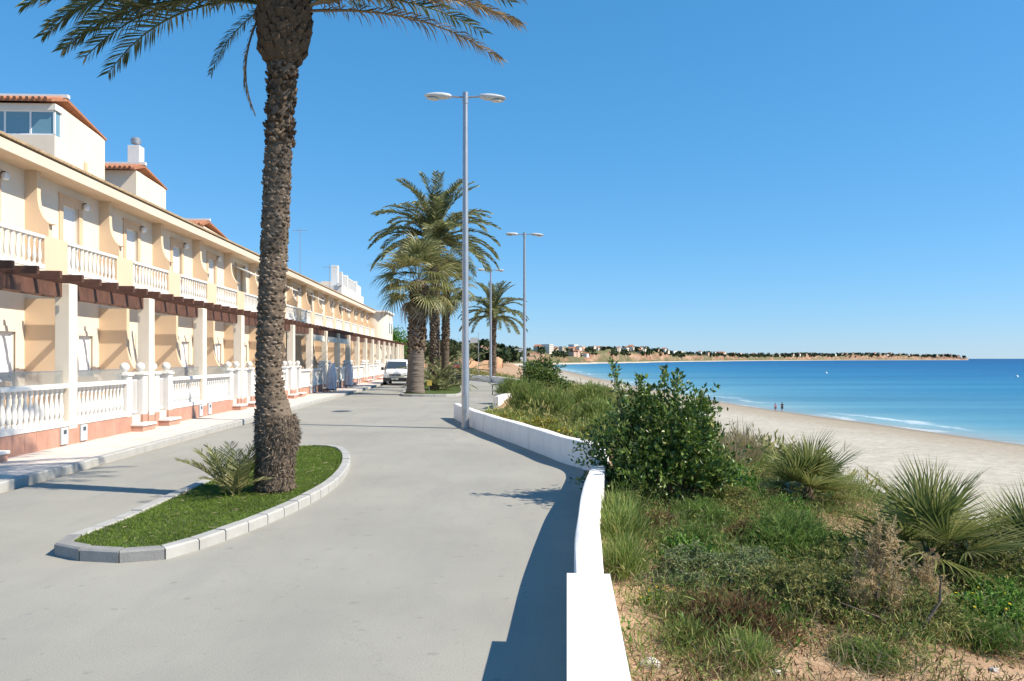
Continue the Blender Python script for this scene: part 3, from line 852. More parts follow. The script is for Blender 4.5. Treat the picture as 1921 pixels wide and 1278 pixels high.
ORD = ["first", "second", "third", "fourth", "fifth", "sixth", "seventh", "eighth", "ninth", "tenth", "eleventh", "twelfth", "thirteenth", "fourteenth", "fifteenth", "sixteenth", "seventeenth", "eighteenth"]
SPEC = {0: "with mirrored gate post at the picture's edge", 1: "behind the shadow-streaked pillar", 2: "first with ball-topped gate posts",
        3: "with white-backed balustrade", 4: "seen just before the big palm trunk", 7: "with a blue towel over its balcony rail", 8: "with pale awnings under its pergola", 17: "last of the row, at the far end"}
SPEC[0] = "cut off by the picture's edge"
houses = []
balc_count = 0
for n in range(N_HOUSE):
    k = n - 1                                    # k even: meter pillar at the near side, gate at the far side
    lab = ("cream terraced house, %s from the near end of the row" % ORD[n])
    if n in SPEC: lab = "%s cream terraced house from the near end, %s" % (ORD[n], SPEC[n])
    hs = empty("terraced_house", (*uv(U0 + PITCH * n, 9.0), 0), TH, lab, "house", "cream terraced houses along the street")
    houses.append(hs)
    near = n < 6
    P = lambda nm, key, loc=(0, 0, 0), par=None: place(nm, ms[key], par or hs, loc)
    P("core", 'house_core'); P("ground_wall", 'ground_wall'); uw = P("upper_wall", 'upper_wall')
    P("party_wall", 'party_wall'); P("balcony_party_wall", 'balcony_party_wall')
    pil = P("pillar", 'pillar'); P("pillar_base", 'pillar_base', par=pil)
    P("terrace_floor", 'terrace_floor'); P("balcony_slab", 'balcony_slab')
    P("balcony_pier", 'balcony_pier')
    rail = P("balcony_rail", 'balcony_rail')
    if near:
        for q in range(12): place("baluster", bal_balc, rail, (XB - 0.06, 0.62 + 3.02 * (q + 0.5) / 12, 4.52))
    else:
        tag(P("balusters", 'balcony_balusters', par=rail), kind="stuff")
    dr = P("balcony_door", 'upper_frame'); P("roller_shutter", 'upper_shutter_half' if n in (4, 6, 9, 12) else 'upper_shutter', par=dr); P("pane", 'upper_pane', par=dr)
    P("door_surround", 'door_surround')
    wl_ = P("wall_light", 'wall_light'); P("bracket", 'wall_light_arm', par=wl_)
    wd = P("window", 'window_frame'); P("pane", 'window_pane', par=wd); P("roller_shutter", 'window_blind' if n % 3 == 1 else 'window_blind_full', par=wd)
    fd = P("front_door", 'front_door_frame'); P("door_leaf", 'front_door', par=fd); P("handle", 'front_door_handle', par=fd); P("front_door_surround", 'front_door_surround')
    for q in range(5): place("rafter", ms['rafter'], hs, (random.uniform(-0.02, 0.02), 0.42 + 0.84 * q, random.uniform(-0.004, 0.004)))
    P("front_beam", 'front_beam'); P("mid_beam", 'mid_beam')
    P("soffit", 'soffit'); P("fascia", 'fascia'); rd = P("roof", 'roof_deck'); tag(P("roof_tiles", 'roof_tiles', par=rd), kind="stuff")
    # garden wall: plinth, balustrade, gate posts
    if k % 2 == 0: spans, posts, gate = [(0.19, 2.70)], (2.85, 3.80), 3.325
    else: spans, posts, gate = [(1.50, 4.01)], (0.40, 1.35), 0.875
    for a, b in spans:
        g = G(); g.box(-0.24, -0.02, a, b, 0.05, 0.52)
        pl = g.obj("plinth", brick_m, hs)
        if near:
            m_ = int((b - a) / 0.41)
            for q in range(m_): place("plinth_tile", ms['plinth_tile'], pl, (0, a + (b - a) * q / m_, 0), (0, 0, 0), (1, (b - a) / m_ / 0.41, 1))
        g = G(); g.bbox(-0.25, 0.03, a, b, 0.52, 0.63, 0.015); g.bbox(-0.25, 0.03, a, b, 1.355, 1.45, 0.02)
        rl = g.obj("balustrade_rail", white_m, hs)
        m_ = int((b - a) / 0.185)
        if near:
            for q in range(m_): place("baluster", bal_ground, rl, (-0.11, a + (b - a) * (q + 0.5) / m_, 0.632))
        else:
            g = G()
            for q in range(m_): g.lathe(bal_low, 6, (-0.11, a + (b - a) * (q + 0.5) / m_, 0.632))
            tag(g.obj("balusters", white_m, rl, smooth=50), kind="stuff")
        if n < 4:
            g = G(); g.box(-0.125, -0.115, a, b, 1.45, 1.72); g.obj("glass_screen", screen_m, hs)
            g = G(); g.box(-0.13, -0.11, a, b, 1.72, 1.735); g.obj("screen_edge", grey_metal, hs)
        if n in (3, 4):
            g = G(); g.box(-0.215, -0.205, a, b, 0.632, 1.355); g.obj("lattice_backing", white_pvc, hs)
    for py in posts:
        po = place("gate_post", ms['post'], hs, (0, py, 0))
        place("post_cap", ms['post_cap'], po); place("ball_finial", ms['post_ball'], po)
        g = G(); g.box(-0.29, 0.006, -0.15, 0.15, 0.05, 0.5); g.obj("post_foot", brick_m, po)
    place("garden_gate", ms['gate'], hs, (0, gate, 0))
    st = place("step", ms['step'], hs, (0, gate, 0)); place("step_riser", ms['step_riser'], st)
    mb = place("meter_box", ms['meter'], hs, (0.014, 0.42 if k % 2 == 0 else 3.78, 0)); place("meter_window", ms['meter_win'], mb)
# end walls, last pillar
for hh, yy in ((houses[0], -0.22), (houses[-1], PITCH + 0.02)):
    g = G(); g.prism_xz([(XF - 8.5, 0), (XF - 0.02, 0), (XF - 0.02, 7.15), (XB - 0.02, 7.15), (XB - 0.02, 7.39), (XF - 4.2, 7.38 + pt * (XB - XF + 4.17)), (XF - 8.5, 7.39)], yy, yy + 0.2)
    g.obj("end_wall", cream, hh)
hl = houses[-1]
place("pillar", ms['pillar'], hl, (0, PITCH, 0)); place("balcony_party_wall", ms['balcony_party_wall'], hl, (0, PITCH - 0.1, 0))
g = G(); g.box(XB - 0.14, XB + 0.004, PITCH - 0.56, PITCH, 4.38, 5.30); g.obj("balcony_pier", peach, hl)
# towel on a rail
def cloth(w, h, mat, name, n=14):
    vs, fs = [], []
    rows = 8
    for r_ in range(rows + 1):
        t = r_ / rows
        for c in range(n + 1):
            s = c / n
            x = 0.03 + 0.03 * math.sin(s * 19 + 1) * t + 0.02 * math.sin(s * 7) * t
            vs.append((x, (s - 0.5) * w, -t * h + 0.02 * math.sin(s * 5) * t))
    for r_ in range(rows):
        for c in range(n):
            a = r_ * (n + 1) + c
            fs.append((a, a + 1, a + n + 2, a + n + 1))
    b = len(vs)
    vs += [(v[0] - 0.012, v[1], v[2]) for v in vs]
    fs += [tuple(b + i for i in reversed(f)) for f in fs]
    g = G(); g.add(vs, fs)
    return g.mesh(name, mat, 180)
towel_m = M_plain("blue_towel", (0.30, 0.38, 0.55), 0.9, 0.25, 6, 0.1, coord='Object')
tx, ty = uv(U0 + PITCH * 7 + 2.1, 9 - XB - 0.03)
tw = place("towel", cloth(1.5, 0.95, towel_m, "towel"), None, (tx, ty, 5.31), (0, 0, TH)); tag(tw, "pale blue towel hung over a balcony rail just past the big palm trunk", "towel")
# awnings of the far houses
awn_m = M_plain("awning_canvas", (0.62, 0.62, 0.58), 0.8, 0.06, 2, 0)
for q, (n, dy, col) in enumerate(((7, 0.3, awn_m), (8, 0.3, awn_m), (9, 0.2, awn_m))):
    g = G(); g.box(-0.10, -0.06, 0.25, PITCH - 0.25, 3.02, 3.34); g.box(-1.3, -0.10, 0.25, PITCH - 0.25, 3.32, 3.35)
    g.obj("awning", col, houses[n])

# ------------------------------------------------------------------ rooftop rooms and chimneys behind the eave
def rooftop_room(u0, u1, v, z0, zn, zf, label, window=True, chimney=None, deep=6.0):
    e = empty("rooftop_room", (*uv(u0, v), 0), TH, label, "building", "rooftop rooms above the terrace")
    Ln = u1 - u0
    zmid = z0 + (zn - z0) * 0.5
    g = G()
    if window:
        w0, w1 = zn - 1.35, zn - 0.35
        g.prism_yz([(0, z0), (Ln, z0), (Ln, zf), (0.5, zn - 0.06), (0.5, w0), (0, w0)], -deep, 0)
    else:
        g.prism_yz([(0, z0), (Ln, z0), (Ln, zf), (0, zn - 0.06)], -deep, 0)
    g.obj("wall", cream, e)
    # roof: short tiled skirt towards the viewer and the long fall away
    g = G(); g.prism_yz([(-0.35, zn - 0.10), (-0.35, zn), (0.9, zn + 0.42), (Ln + 0.1, zf + 0.06), (Ln + 0.1, zf - 0.02), (0.9, zn + 0.30)], -deep - 0.2, 0.05)
    rf = g.obj("roof", rooftile_m, e)
    g = G()
    for q in range(int((deep + 0.3) / 0.24)):
        x = -deep - 0.15 + q * 0.24
        g.tube([(x, -0.40, zn + 0.01), (x, 0.9, zn + 0.43)], 0.075, 6)
    tag(g.obj("roof_tiles", rooftile_m, rf, smooth=60), kind="stuff")
    g = G(); g.box(-deep, 0.1, 0.8, 1.0, zn + 0.42, zn + 0.56); g.obj("ridge", white_m, rf)
    if window:
        for q in range(6):
            x0 = -deep + q * deep / 6
            f = G().box(x0, x0 + 0.07, 0.02, 0.09, w0, w1)
            f.box(x0 + 0.07, x0 + deep / 6, 0.02, 0.09, w0, w0 + 0.06).box(x0 + 0.07, x0 + deep / 6, 0.02, 0.09, w1 - 0.06, w1)
            fo = f.obj("window", white_pvc, e)
            G().box(x0 + 0.07, x0 + deep / 6, 0.05, 0.06, w0 + 0.06, w1 - 0.06).obj("pane", glass_blue, fo)
        f = G().box(-0.07, 0.0, 0.02, 0.09, w0, w1).box(-0.07, 0.0, 0.43, 0.498, w0, w1).obj("window", white_pvc, e)
        G().box(-0.04, -0.03, 0.09, 0.43, w0, w1).obj("pane", glass_blue, f)
        G().box(-deep, 0.06, -0.06, 0.52, w1 + 0.002, zn - 0.101).obj("eave_board", white_m, e)
    else:
        g = G(); g.box(-2.6, -1.2, -0.04, 0.0, zn - 1.5, zn - 0.75); w = g.obj("window", sand_trim, e)
        G().box(-2.5, -1.3, -0.055, -0.041, zn - 1.42, zn - 0.83).obj("pane", shutter_m, w)
    g = G(); g.box(0.0, 0.05, Ln * 0.55, Ln * 0.55 + 0.25, z0 + (zf - z0) * 0.62, z0 + (zf - z0) * 0.62 + 0.4); g.obj("vent", sand_trim, e)
    if chimney:
        cx, cy, ch = chimney
        c = G().bbox(cx - 0.3, cx + 0.3, cy - 0.3, cy + 0.3, zf - 0.3, ch, 0.01).obj("chimney", white_m, e)
        G().lathe([(0.10, ch), (0.10, ch + 0.12), (0.24, ch + 0.16), (0.26, ch + 0.36), (0.18, ch + 0.46), (0.0, ch + 0.5)], 12, (cx, cy, 0)).obj("cowl", grey_metal, c, smooth=40)
    return e
rooftop_room(31.5 + 0.72, 35.7 + 0.75, 17.0, 7.0, 12.35, 12.0, "cream rooftop room with a glazed corner and tiled eave, above the nearest houses")
rooftop_room(39.0 + 0.75, 42.7 + 0.75, 17.0, 7.0, 11.45, 11.25, "smaller rooftop room with a white chimney and grey cowl, second along the roof", False, (-0.7, 1.6, 13.0))
rooftop_room(48.6 + 0.75, 53.2 + 0.75, 17.0, 7.0, 10.30, 10.1, "low red-roofed rooftop room just left of the big palm trunk", False)
def antenna(u, v, z0, z1, label):
    e = empty("tv_antenna", (*uv(u, v), z0), TH, label, "antenna", "aerials on the terrace roof")
    G().tube([(0, 0, 0), (0, 0, z1 - z0)], 0.025, 6).obj("mast", grey_metal, e)
    b = G().box(-0.6, 0.6, -0.012, 0.012, z1 - z0 - 0.25, z1 - z0 - 0.226).obj("boom", grey_metal, e)
    g = G()
    for q in range(7): g.box(-0.55 + q * 0.18, -0.535 + q * 0.18, -0.3 + q * 0.02, 0.3 - q * 0.02, z1 - z0 - 0.23, z1 - z0 - 0.215)
    g.obj("elements", grey_metal, b)
antenna(45.0, 16.6, 8.4, 9.9, "small aerial in front of the chimneyed rooftop room")
antenna(62, 13.9, 7.9, 12.3, "tall aerial on the roof just right of the big palm trunk")
antenna(72, 13.5, 7.9, 10.6, "short aerial on the roof, further along past the tall one")
# white roof terrace at the far end
e = empty("roof_terrace", (*uv(79, 14.2), 0.35), TH, "white roof terrace with railing and chimney at the far end of the row", "roof terrace")
g = G(); g.box(-5, 0.6, 0, 15, 7.6, 9.0); g.box(-5, 0.3, 9.5, 15, 9.0, 10.2); g.obj("parapet", white_m, e)
g = G()
for q in range(40): g.box(0.5, 0.54, 0.2 + q * 0.235, 0.24 + q * 0.235, 9.0, 10.1)
rl = G().box(0.47, 0.57, 0, 9.5, 10.1, 10.18).obj("railing", white_m, e); tag(g.obj("railing_bars", white_m, rl), kind="stuff")
for yy in (0, 3.2, 9.4): G().bbox(0.35, 0.69, yy - 0.17, yy + 0.17, 9.0, 10.35, 0.01).obj("post", white_m, e)
G().bbox(-0.9, -0.2, 2.4, 3.1, 9.0, 11.3, 0.01).obj("chimney", white_m, e)
G().box(-2.4, -0.6, 5, 6.8, 9.0, 9.9).obj("water_tank_housing", cream, e)
# corner block that closes the row
e = empty("corner_building", (*uv(U0 + PITCH * N_HOUSE + 0.3, 9.0), 0), TH, "plain cream corner building with rounded edge closing the row behind the van", "building")
g = G()
g.prism_xy([(-11, 0), (-3.0, 0)] + [(-3.0 + 1.6 * math.sin(R(a)), 1.6 - 1.6 * math.cos(R(a))) for a in range(0, 91, 15)] + [(-1.4, 7), (-11, 7)], 0, 7.3)
g.obj("wall", cream, e, smooth=30)
G().box(-11.2, -1.2, -0.2, 7.2, 7.3, 7.5).obj("cornice", white_m, e)
for yy in (2.6, 4.8):
    f = G().box(-1.42, -1.36, yy, yy + 1.0, 4.9, 6.3).obj("window", white_pvc, e); G().box(-1.37, -1.35, yy + 0.08, yy + 0.92, 4.98, 6.22).obj("pane", glass_dark, f)
    f = G().box(-1.42, -1.36, yy, yy + 1.0, 0.1, 2.3).obj("door", white_pvc, e); G().box(-1.37, -1.35, yy + 0.08, yy + 0.92, 1.0, 2.22).obj("pane", glass_dark, f)
for q in range(4):
    place("pillar", ms['pillar'], e, (0, q * 2.1, 0))
for q in range(10): place("rafter", ms['rafter'], e, (0, 0.2 + q * 0.7, 0))
G().box(-0.26, -0.14, 0, 6.4, 3.36, 3.655).obj("front_beam", wood_m, e)
G().box(-1.4, -0.06, 0, 6.6, 0, 0.5).obj("terrace_floor", slab_m, e)
# small things people have fixed to their fronts
plaque_w = M_plain("glazed_plaque", (0.62, 0.68, 0.74), 0.3, 0.25, 25, 0, coord='Object')
curtain_m = M_plain("curtain", (0.74, 0.76, 0.80), 0.9, 0.1, 5, 0.3, 20, coord='Object')
for n_, y_, z_ in ((1, 2.35, 2.95), (4, 2.35, 2.95)):
    pq = G().bbox(XF - 0.01, XF + 0.03, y_ - 0.13, y_ + 0.13, z_ - 0.17, z_ + 0.17, 0.01).obj("plaque", plaque_w, houses[n_])
    G().box(XF + 0.03, XF + 0.036, y_ - 0.08, y_ + 0.08, z_ - 0.13, z_ - 0.02).obj("plaque_mark", black_m, pq)
for n_ in (2, 4, 6, 9, 11, 14):
    ac = G().bbox(XF + 0.02, XF + 0.32, 0.45, 1.25, 4.55, 5.15, 0.02).obj("air_conditioner", white_pvc, houses[n_])
    G().lathe([(0.22, 0), (0.22, 0.012), (0.0, 0.014)], 18).obj("fan_grille", lamp_grey, ac, (XF + 0.321, 0.75, 4.86), (0, R(90), 0))
for n_ in (3, 5, 8, 12):
    place("curtain", cloth(1.15, 2.1, curtain_m, "curtain", 22), houses[n_], (XF - 0.02, 1.35, 2.66))
for n_ in (6, 8, 10, 13):
    aw = G().prism_xz([(XF, 6.75), (XF + 0.9, 6.35), (XF + 0.9, 6.3), (XF, 6.7)], 1.2, 3.4).obj("awning", awn_m, houses[n_])
for n_, y_ in ((8, 1.0), (13, 3.2)):
    ds = G().lathe([(0.0, 0.0), (0.18, 0.025), (0.3, 0.08), (0.3, 0.09), (0.18, 0.04), (0.0, 0.012)], 16).obj("satellite_dish", M_plain("dish_brown", (0.22, 0.10, 0.08), 0.6, 0.1, 5, 0), houses[n_], (XF + 0.35, y_, 6.4), (0, R(75), 0.3))

# ------------------------------------------------------------------ palms
def frond_arrays(L, e0, curl, n, ll, w, r, vee=0.5, hang=0.35, gap=0.10):
    """feather leaf along +X: returns leaflet arrays and the rachis points. e0 start elevation, curl total bend (rad)"""
    m = 26
    t = np.linspace(0, 1, m)
    ang = e0 - curl * t ** 1.4
    dx = np.cos(ang) * L / (m - 1); dz = np.sin(ang) * L / (m - 1)
    X = np.concatenate([[0], np.cumsum(dx[:-1])]); Z = np.concatenate([[0], np.cumsum(dz[:-1])])
    rach = np.stack([X, np.zeros(m), Z], 1)
    ts = np.repeat(np.linspace(gap, 0.995, n), 2) + r.normal(0, 0.004, 2 * n)
    ts = np.clip(ts, gap, 1)
    sd = np.tile([1.0, -1.0], n)
    bx = np.interp(ts, t, X); bz = np.interp(ts, t, Z); ba = np.interp(ts, t, ang)
    tan = np.stack([np.cos(ba), np.zeros_like(ba), np.sin(ba)], 1)
    nor = np.stack([-np.sin(ba), np.zeros_like(ba), np.cos(ba)], 1)
    side = np.stack([np.zeros_like(sd), sd, np.zeros_like(sd)], 1)
    fwd = 0.55 + 0.7 * ts + r.normal(0, 0.12, len(ts))
    d = unit(side + tan * fwd[:, None] + nor * (vee * r.uniform(0.2, 1.2, len(ts)))[:, None])
    prof = np.sin(np.pi * np.clip(0.12 + 0.80 * ts, 0, 1)) ** 0.7
    ln = ll * prof * r.uniform(0.8, 1.1, len(ts))
    base = np.stack([bx, sd * 0.012, bz], 1)
    wd = np.full(len(ts), w) * r.uniform(0.8, 1.15, len(ts))
    return base, ln, wd, d, hang, rach

def frond_mesh(name, mat, L, e0, curl, n, ll, w, seed, stalk_r=0.022, hang=0.35, dry=0.0):
    r = np.random.default_rng(seed)
    base, ln, wd, d, hg, rach = frond_arrays(L, e0, curl, n, ll, w, r, hang=hang)
    V, Q, T = blades_arrays(base, ln, wd, d, hg, r)
    g = G(); m = len(rach)
    g.tube([tuple(p) for p in rach[::3]] + [tuple(rach[-1])], [stalk_r * (1 - 0.85 * k / (m / 3)) + 0.003 for k in range(len(rach[::3]) + 1)], 5)
    k0 = len(V)
    V = np.vstack([V, np.array([tuple(p) for p in g.v])])
    quads = np.array([f for f in g.f if len(f) == 4]) + k0
    return np_mesh(name, V, [Q, T, quads], mat)

palm_green = M_leaf("date_palm_leaflets", [(0.0, (0.045, 0.062, 0.018)), (0.45, (0.095, 0.12, 0.036)), (0.8, (0.17, 0.18, 0.062)), (1.0, (0.30, 0.25, 0.12))], 0.45, 0.3, 0.4)
palm_dry = M_leaf("dry_palm_leaflets", [(0.0, (0.12, 0.085, 0.045)), (0.5, (0.25, 0.18, 0.10)), (1.0, (0.36, 0.29, 0.18))], 0.6, 0.2, 0.3)
palm_far_green = M_leaf("far_palm_leaflets", [(0.0, (0.10, 0.12, 0.045)), (0.5, (0.20, 0.22, 0.085)), (1.0, (0.38, 0.37, 0.17))], 0.45, 0.3, 0.4)
fan_green = M_leaf("fan_palm_blades", [(0.0, (0.085, 0.115, 0.03)), (0.5, (0.18, 0.215, 0.06)), (1.0, (0.34, 0.33, 0.13))], 0.4, 0.35, 0.45)
fan_dry = M_leaf("dry_fan_blades", [(0.0, (0.10, 0.075, 0.045)), (0.5, (0.24, 0.18, 0.11)), (1.0, (0.42, 0.37, 0.28))], 0.65, 0.15, 0.3)
fan_pale = M_leaf("tall_fan_palm_blades", [(0.0, (0.12, 0.135, 0.045)), (0.5, (0.26, 0.26, 0.10)), (1.0, (0.42, 0.38, 0.18))], 0.45, 0.3, 0.4)

def bark_mat(name, a, b_, c_):
    m, n, l, b = new_mat(name)
    g_ = n.new("ShaderNodeNewGeometry")
    r1 = ramp(n, [(0.0, a), (0.5, b_), (1.0, c_)])
    l.new(g_.outputs["Random Per Island"], r1.inputs[0])
    nz = noise_node(n, l, 30, 6, 0.7, 'World', (1, 1, 0.5))
    r2 = ramp(n, [(0.3, (0.6, 0.6, 0.6)), (0.7, (1.3, 1.3, 1.3))]); l.new(nz.outputs[0], r2.inputs[0])
    l.new(mixc(n, l, 1.0, r1.outputs[0], r2.outputs[0], 'MULTIPLY'), b.inputs["Base Color"])
    b.inputs["Roughness"].default_value = 0.95; b.inputs["Specular IOR Level"].default_value = 0.1
    bp = n.new("ShaderNodeBump"); bp.inputs["Strength"].default_value = 0.8; bp.inputs["Distance"].default_value = 0.02
    l.new(nz.outputs[0], bp.inputs["Height"]); l.new(bp.outputs[0], b.inputs["Normal"])
    return m
bark = bark_mat("palm_bark", (0.080, 0.058, 0.042), (0.175, 0.135, 0.102), (0.32, 0.258, 0.20))
bark_dark = bark_mat("palm_boots", (0.045, 0.030, 0.020), (0.10, 0.068, 0.045), (0.21, 0.155, 0.105))
bark_pale = bark_mat("fan_palm_bark", (0.15, 0.12, 0.10), (0.24, 0.20, 0.165), (0.32, 0.275, 0.23))

def trunk_mesh(name, prof, mat, seg=28, jitter=0.02, seed=1):
    """prof [(z, r, dx, dy)] -> knobbly trunk"""
    r = np.random.default_rng(seed)
    P = np.array(prof)
    zs = np.arange(P[0, 0], P[-1, 0], 0.045)
    V = []
    for i, z in enumerate(zs):
        rr = np.interp(z, P[:, 0], P[:, 1]); ox = np.interp(z, P[:, 0], P[:, 2]); oy = np.interp(z, P[:, 0], P[:, 3])
        rr += 0.012 * math.sin(i * 2.4) + 0.006 * math.sin(i * 0.9)
        for k in range(seg):
            a = 2 * math.pi * k / seg
            q = rr + r.normal(0, jitter)
            V.append((ox + q * math.cos(a), oy + q * math.sin(a), z))
    n = len(zs)
    i, j = np.meshgrid(np.arange(n - 1), np.arange(seg), indexing='ij')
    a = (i * seg + j).ravel(); b = (i * seg + (j + 1) % seg).ravel()
    F = np.stack([a, b, b + seg, a + seg], 1)
    return np_mesh(name, V, [F], mat, True)

def scales_mesh(name, prof, z0, z1, dz, per, size, mat, seed=2, up=0.9, out=0.5):
    """stubs of old leaf bases set in a spiral round a trunk"""
    r = np.random.default_rng(seed)
    P = np.array(prof); V, F4, F3 = [], [], []
    z = z0; row = 0
    while z < z1:
        rr = np.interp(z, P[:, 0], P[:, 1]); ox = np.interp(z, P[:, 0], P[:, 2]); oy = np.interp(z, P[:, 0], P[:, 3])
        for k in range(per):
            if r.random() < 0.06: continue
            a = 2 * math.pi * (k + 0.5 * (row % 2)) / per + r.normal(0, 0.05)
            s = size * r.uniform(0.65, 1.3)
            c, sn = math.cos(a), math.sin(a)
            p = np.array([ox + c * rr * 0.97, oy + sn * rr * 0.97, z + r.normal(0, dz * 0.2)])
            o = np.array([c, sn, 0]); t = np.array([-sn, c, 0]); u = np.array([0, 0, 1.0])
            ou = out * r.uniform(0.5, 1.4); upv = up * r.uniform(0.6, 1.2)
            b = len(V)
            V += [p - t * s * 0.55, p + t * s * 0.55, p + o * s * ou + u * s * upv + t * s * 0.28, p + o * s * ou + u * s * upv - t * s * 0.28,
                  p + o * s * ou * 0.75 - u * s * 0.12, p + u * s * upv * 0.9]
            F4 += [(b, b + 1, b + 4, b + 4)]
            F3 += [(b, b + 4, b + 3), (b + 4, b + 1, b + 2), (b + 4, b + 2, b + 3), (b + 3, b + 2, b + 5), (b, b + 3, b + 5), (b + 2, b + 1, b + 5), (b, b + 1, b + 4)]
        z += dz; row += 1
    return np_mesh(name, np.array(V), [np.array(F3)], mat)

# ---- the big date palm on the near island
PX, PY = -3.42, 11.25
prof = [(0.05, 0.27, 0, 0), (0.35, 0.25, -0.01, 0), (0.7, 0.255, -0.01, 0), (1.0, 0.25, -0.02, 0), (1.35, 0.205, -0.05, 0), (1.75, 0.170, -0.085, 0), (2.6, 0.178, -0.05, 0), (3.6, 0.183, 0.0, 0), (4.6, 0.180, 0.04, 0), (5.5, 0.168, 0.09, 0), (5.9, 0.185, 0.11, 0), (6.15, 0.205, 0.12, 0), (6.4, 0.29, 0.13, 0), (6.75, 0.325, 0.14, 0), (7.0, 0.30, 0.14, 0), (7.25, 0.16, 0.14, 0)]
palm = empty("date_palm", (PX, PY, 0.08), 0, "tall date palm with shaggy trunk on the grass island beside the road", "palm tree")
tk = place("trunk", trunk_mesh("trunk", prof, bark, 30, 0.012), palm)
tag(place("bark_scales", scales_mesh("bark_scales", prof, 1.0, 5.2, 0.058, 13, 0.072, bark, 3, 0.40, 0.36), tk), kind="stuff")
tag(place("bark_scales_top", scales_mesh("bark_scales_top", prof, 5.0, 6.2, 0.075, 11, 0.095, bark_dark, 4, 0.6, 0.5), tk), kind="stuff")
# fibrous root skirt at the foot
rr_ = np.random.default_rng(11)
nn = 8000
az = rr_.uniform(0, 2 * math.pi, nn); zz = 0.02 + 1.1 * rr_.random(nn) ** 0.9
bulge = np.exp(-((zz - 0.85) / 0.28) ** 2) * np.clip(np.cos(az - 0.1), 0, 1) * 0.09
rad = np.interp(zz, [p[0] for p in prof], [p[1] for p in prof]) + bulge + rr_.uniform(-0.03, 0.015, nn)
B = np.stack([rad * np.cos(az), rad * np.sin(az), zz], 1)
d = unit(np.stack([np.cos(az) * 0.45, np.sin(az) * 0.45, -np.ones(nn) * 0.5], 1) + rr_.normal(0, 0.6, (nn, 3)))
V, Q, T = blades_arrays(B, rr_.uniform(0.025, 0.075, nn), rr_.uniform(0.005, 0.013, nn), d, 0.1, rr_)
tag(place("root_fibres", np_mesh("root_fibres", V, [Q, T], bark), tk), kind="stuff")
g = G()
vs, fs = [], []
for i_ in range(15):
    z = 0.35 + i_ * 0.07
    for k in range(13):
        a = -1.4 + 2.8 * k / 12
        base = float(np.interp(z, [p[0] for p in prof], [p[1] for p in prof]))
        b = math.exp(-((z - 0.85) / 0.28) ** 2) * max(0, math.cos(a - 0.1)) * 0.085 - 0.02
        vs.append(((base + b) * math.cos(a), (base + b) * math.sin(a), z))
for i_ in range(14):
    for k in range(12): fs.append((i_ * 13 + k, i_ * 13 + k + 1, i_ * 13 + k + 14, i_ * 13 + k + 13))
g.add(vs, fs); g.obj("root_bulge", bark, tk, smooth=180)
# leaf-base stubs of the crown boss, one by one
stub = G()
stub.add([(-0.0, -0.055, -0.05), (0.0, 0.055, -0.05), (0.07, 0.045, 0.07), (0.07, -0.045, 0.07), (0.055, 0.0, -0.02), (0.0, 0.0, 0.10)],
         [(0, 4, 3), (4, 1, 2), (4, 2, 3), (3, 2, 5), (0, 3, 5), (2, 1, 5), (0, 1, 4)])
stub = stub.mesh("leaf_base", bark_dark)
cnt = 0
for row, z in enumerate(np.arange(6.22, 7.12, 0.075)):
    rr = float(np.interp(z, [p[0] for p in prof], [p[1] for p in prof])); ox = float(np.interp(z, [p[0] for p in prof], [p[2] for p in prof]))
    per = int(6.28 * rr / 0.105)
    for k in range(per):
        a = 6.283 * (k + 0.5 * (row % 2)) / per + random.gauss(0, 0.05)
        s = random.uniform(0.85, 1.45)
        o = place("leaf_base", stub, palm, (ox + math.cos(a) * rr * 0.97, math.sin(a) * rr * 0.97, z), (random.gauss(0, 0.15), random.gauss(0, 0.2), a), (s, s, s)); cnt += 1
# fronds
fr = []
for q, (e0, curl) in enumerate(((82, 0.6), (64, 0.8), (48, 0.95), (30, 0.95), (14, 1.05), (-22, 0.75))):
    fr.append(frond_mesh("frond", palm_green, 3.55 - 0.08 * q, R(e0), curl, 74, 0.46, 0.026, 20 + q, hang=0.3 + 0.08 * q))
fr_dry = [frond_mesh("frond", palm_dry, 2.1, R(-38), 0.85, 50, 0.28, 0.02, 40, hang=0.7), frond_mesh("frond", palm_dry, 3.3, R(14), 0.75, 66, 0.40, 0.022, 41, hang=1.1)]
CROWN = (0.13, 0.0, 7.02)
fr_flat = [frond_mesh("frond", palm_green, 3.3, R(22), 0.72, 74, 0.46, 0.026, 46, hang=0.9), frond_mesh("frond", palm_green, 3.0, R(6), 0.95, 70, 0.44, 0.026, 47, hang=0.5)]
ga = 0.4
for q in range(44):
    ring = q / 44
    ga += 2.39996
    k = min(5, int(ring ** 0.9 * 6))
    k = min(k, 3)
    ca = math.cos(ga)
    if k == 3 and ca > -0.75: k = 2
    if k == 2 and -0.5 < ca < 0.8 and math.sin(ga) < 0.2: k = 1
    place("frond", fr[k], palm, (CROWN[0] + 0.2 * math.cos(ga), CROWN[1] + 0.2 * math.sin(ga), CROWN[2] + 0.32 - 0.25 * ring), (random.gauss(0, 0.06), random.gauss(0, 0.06), ga))
for az_, kk in ((3.05, 3), (3.3, 4), (3.6, 4), (2.8, 4), (2.95, 3), (3.12, 4), (3.85, 4), (0.1, 2), (-0.2, 2), (0.35, 2)):
    place("frond", fr[kk], palm, (CROWN[0] - 0.2, CROWN[1], CROWN[2] + 0.05), (random.gauss(0, 0.05), 0.05, az_))
for az_, kk, tz in ((0.05, 1, 0.06), (-0.35, 1, 0.02), (0.45, 1, 0.0), (-0.12, 1, 0.2), (0.2, 1, 0.25)):
    place("frond", fr_dry[kk], palm, (CROWN[0] + 0.22, CROWN[1], CROWN[2] + tz - 0.1), (0, 0, az_))
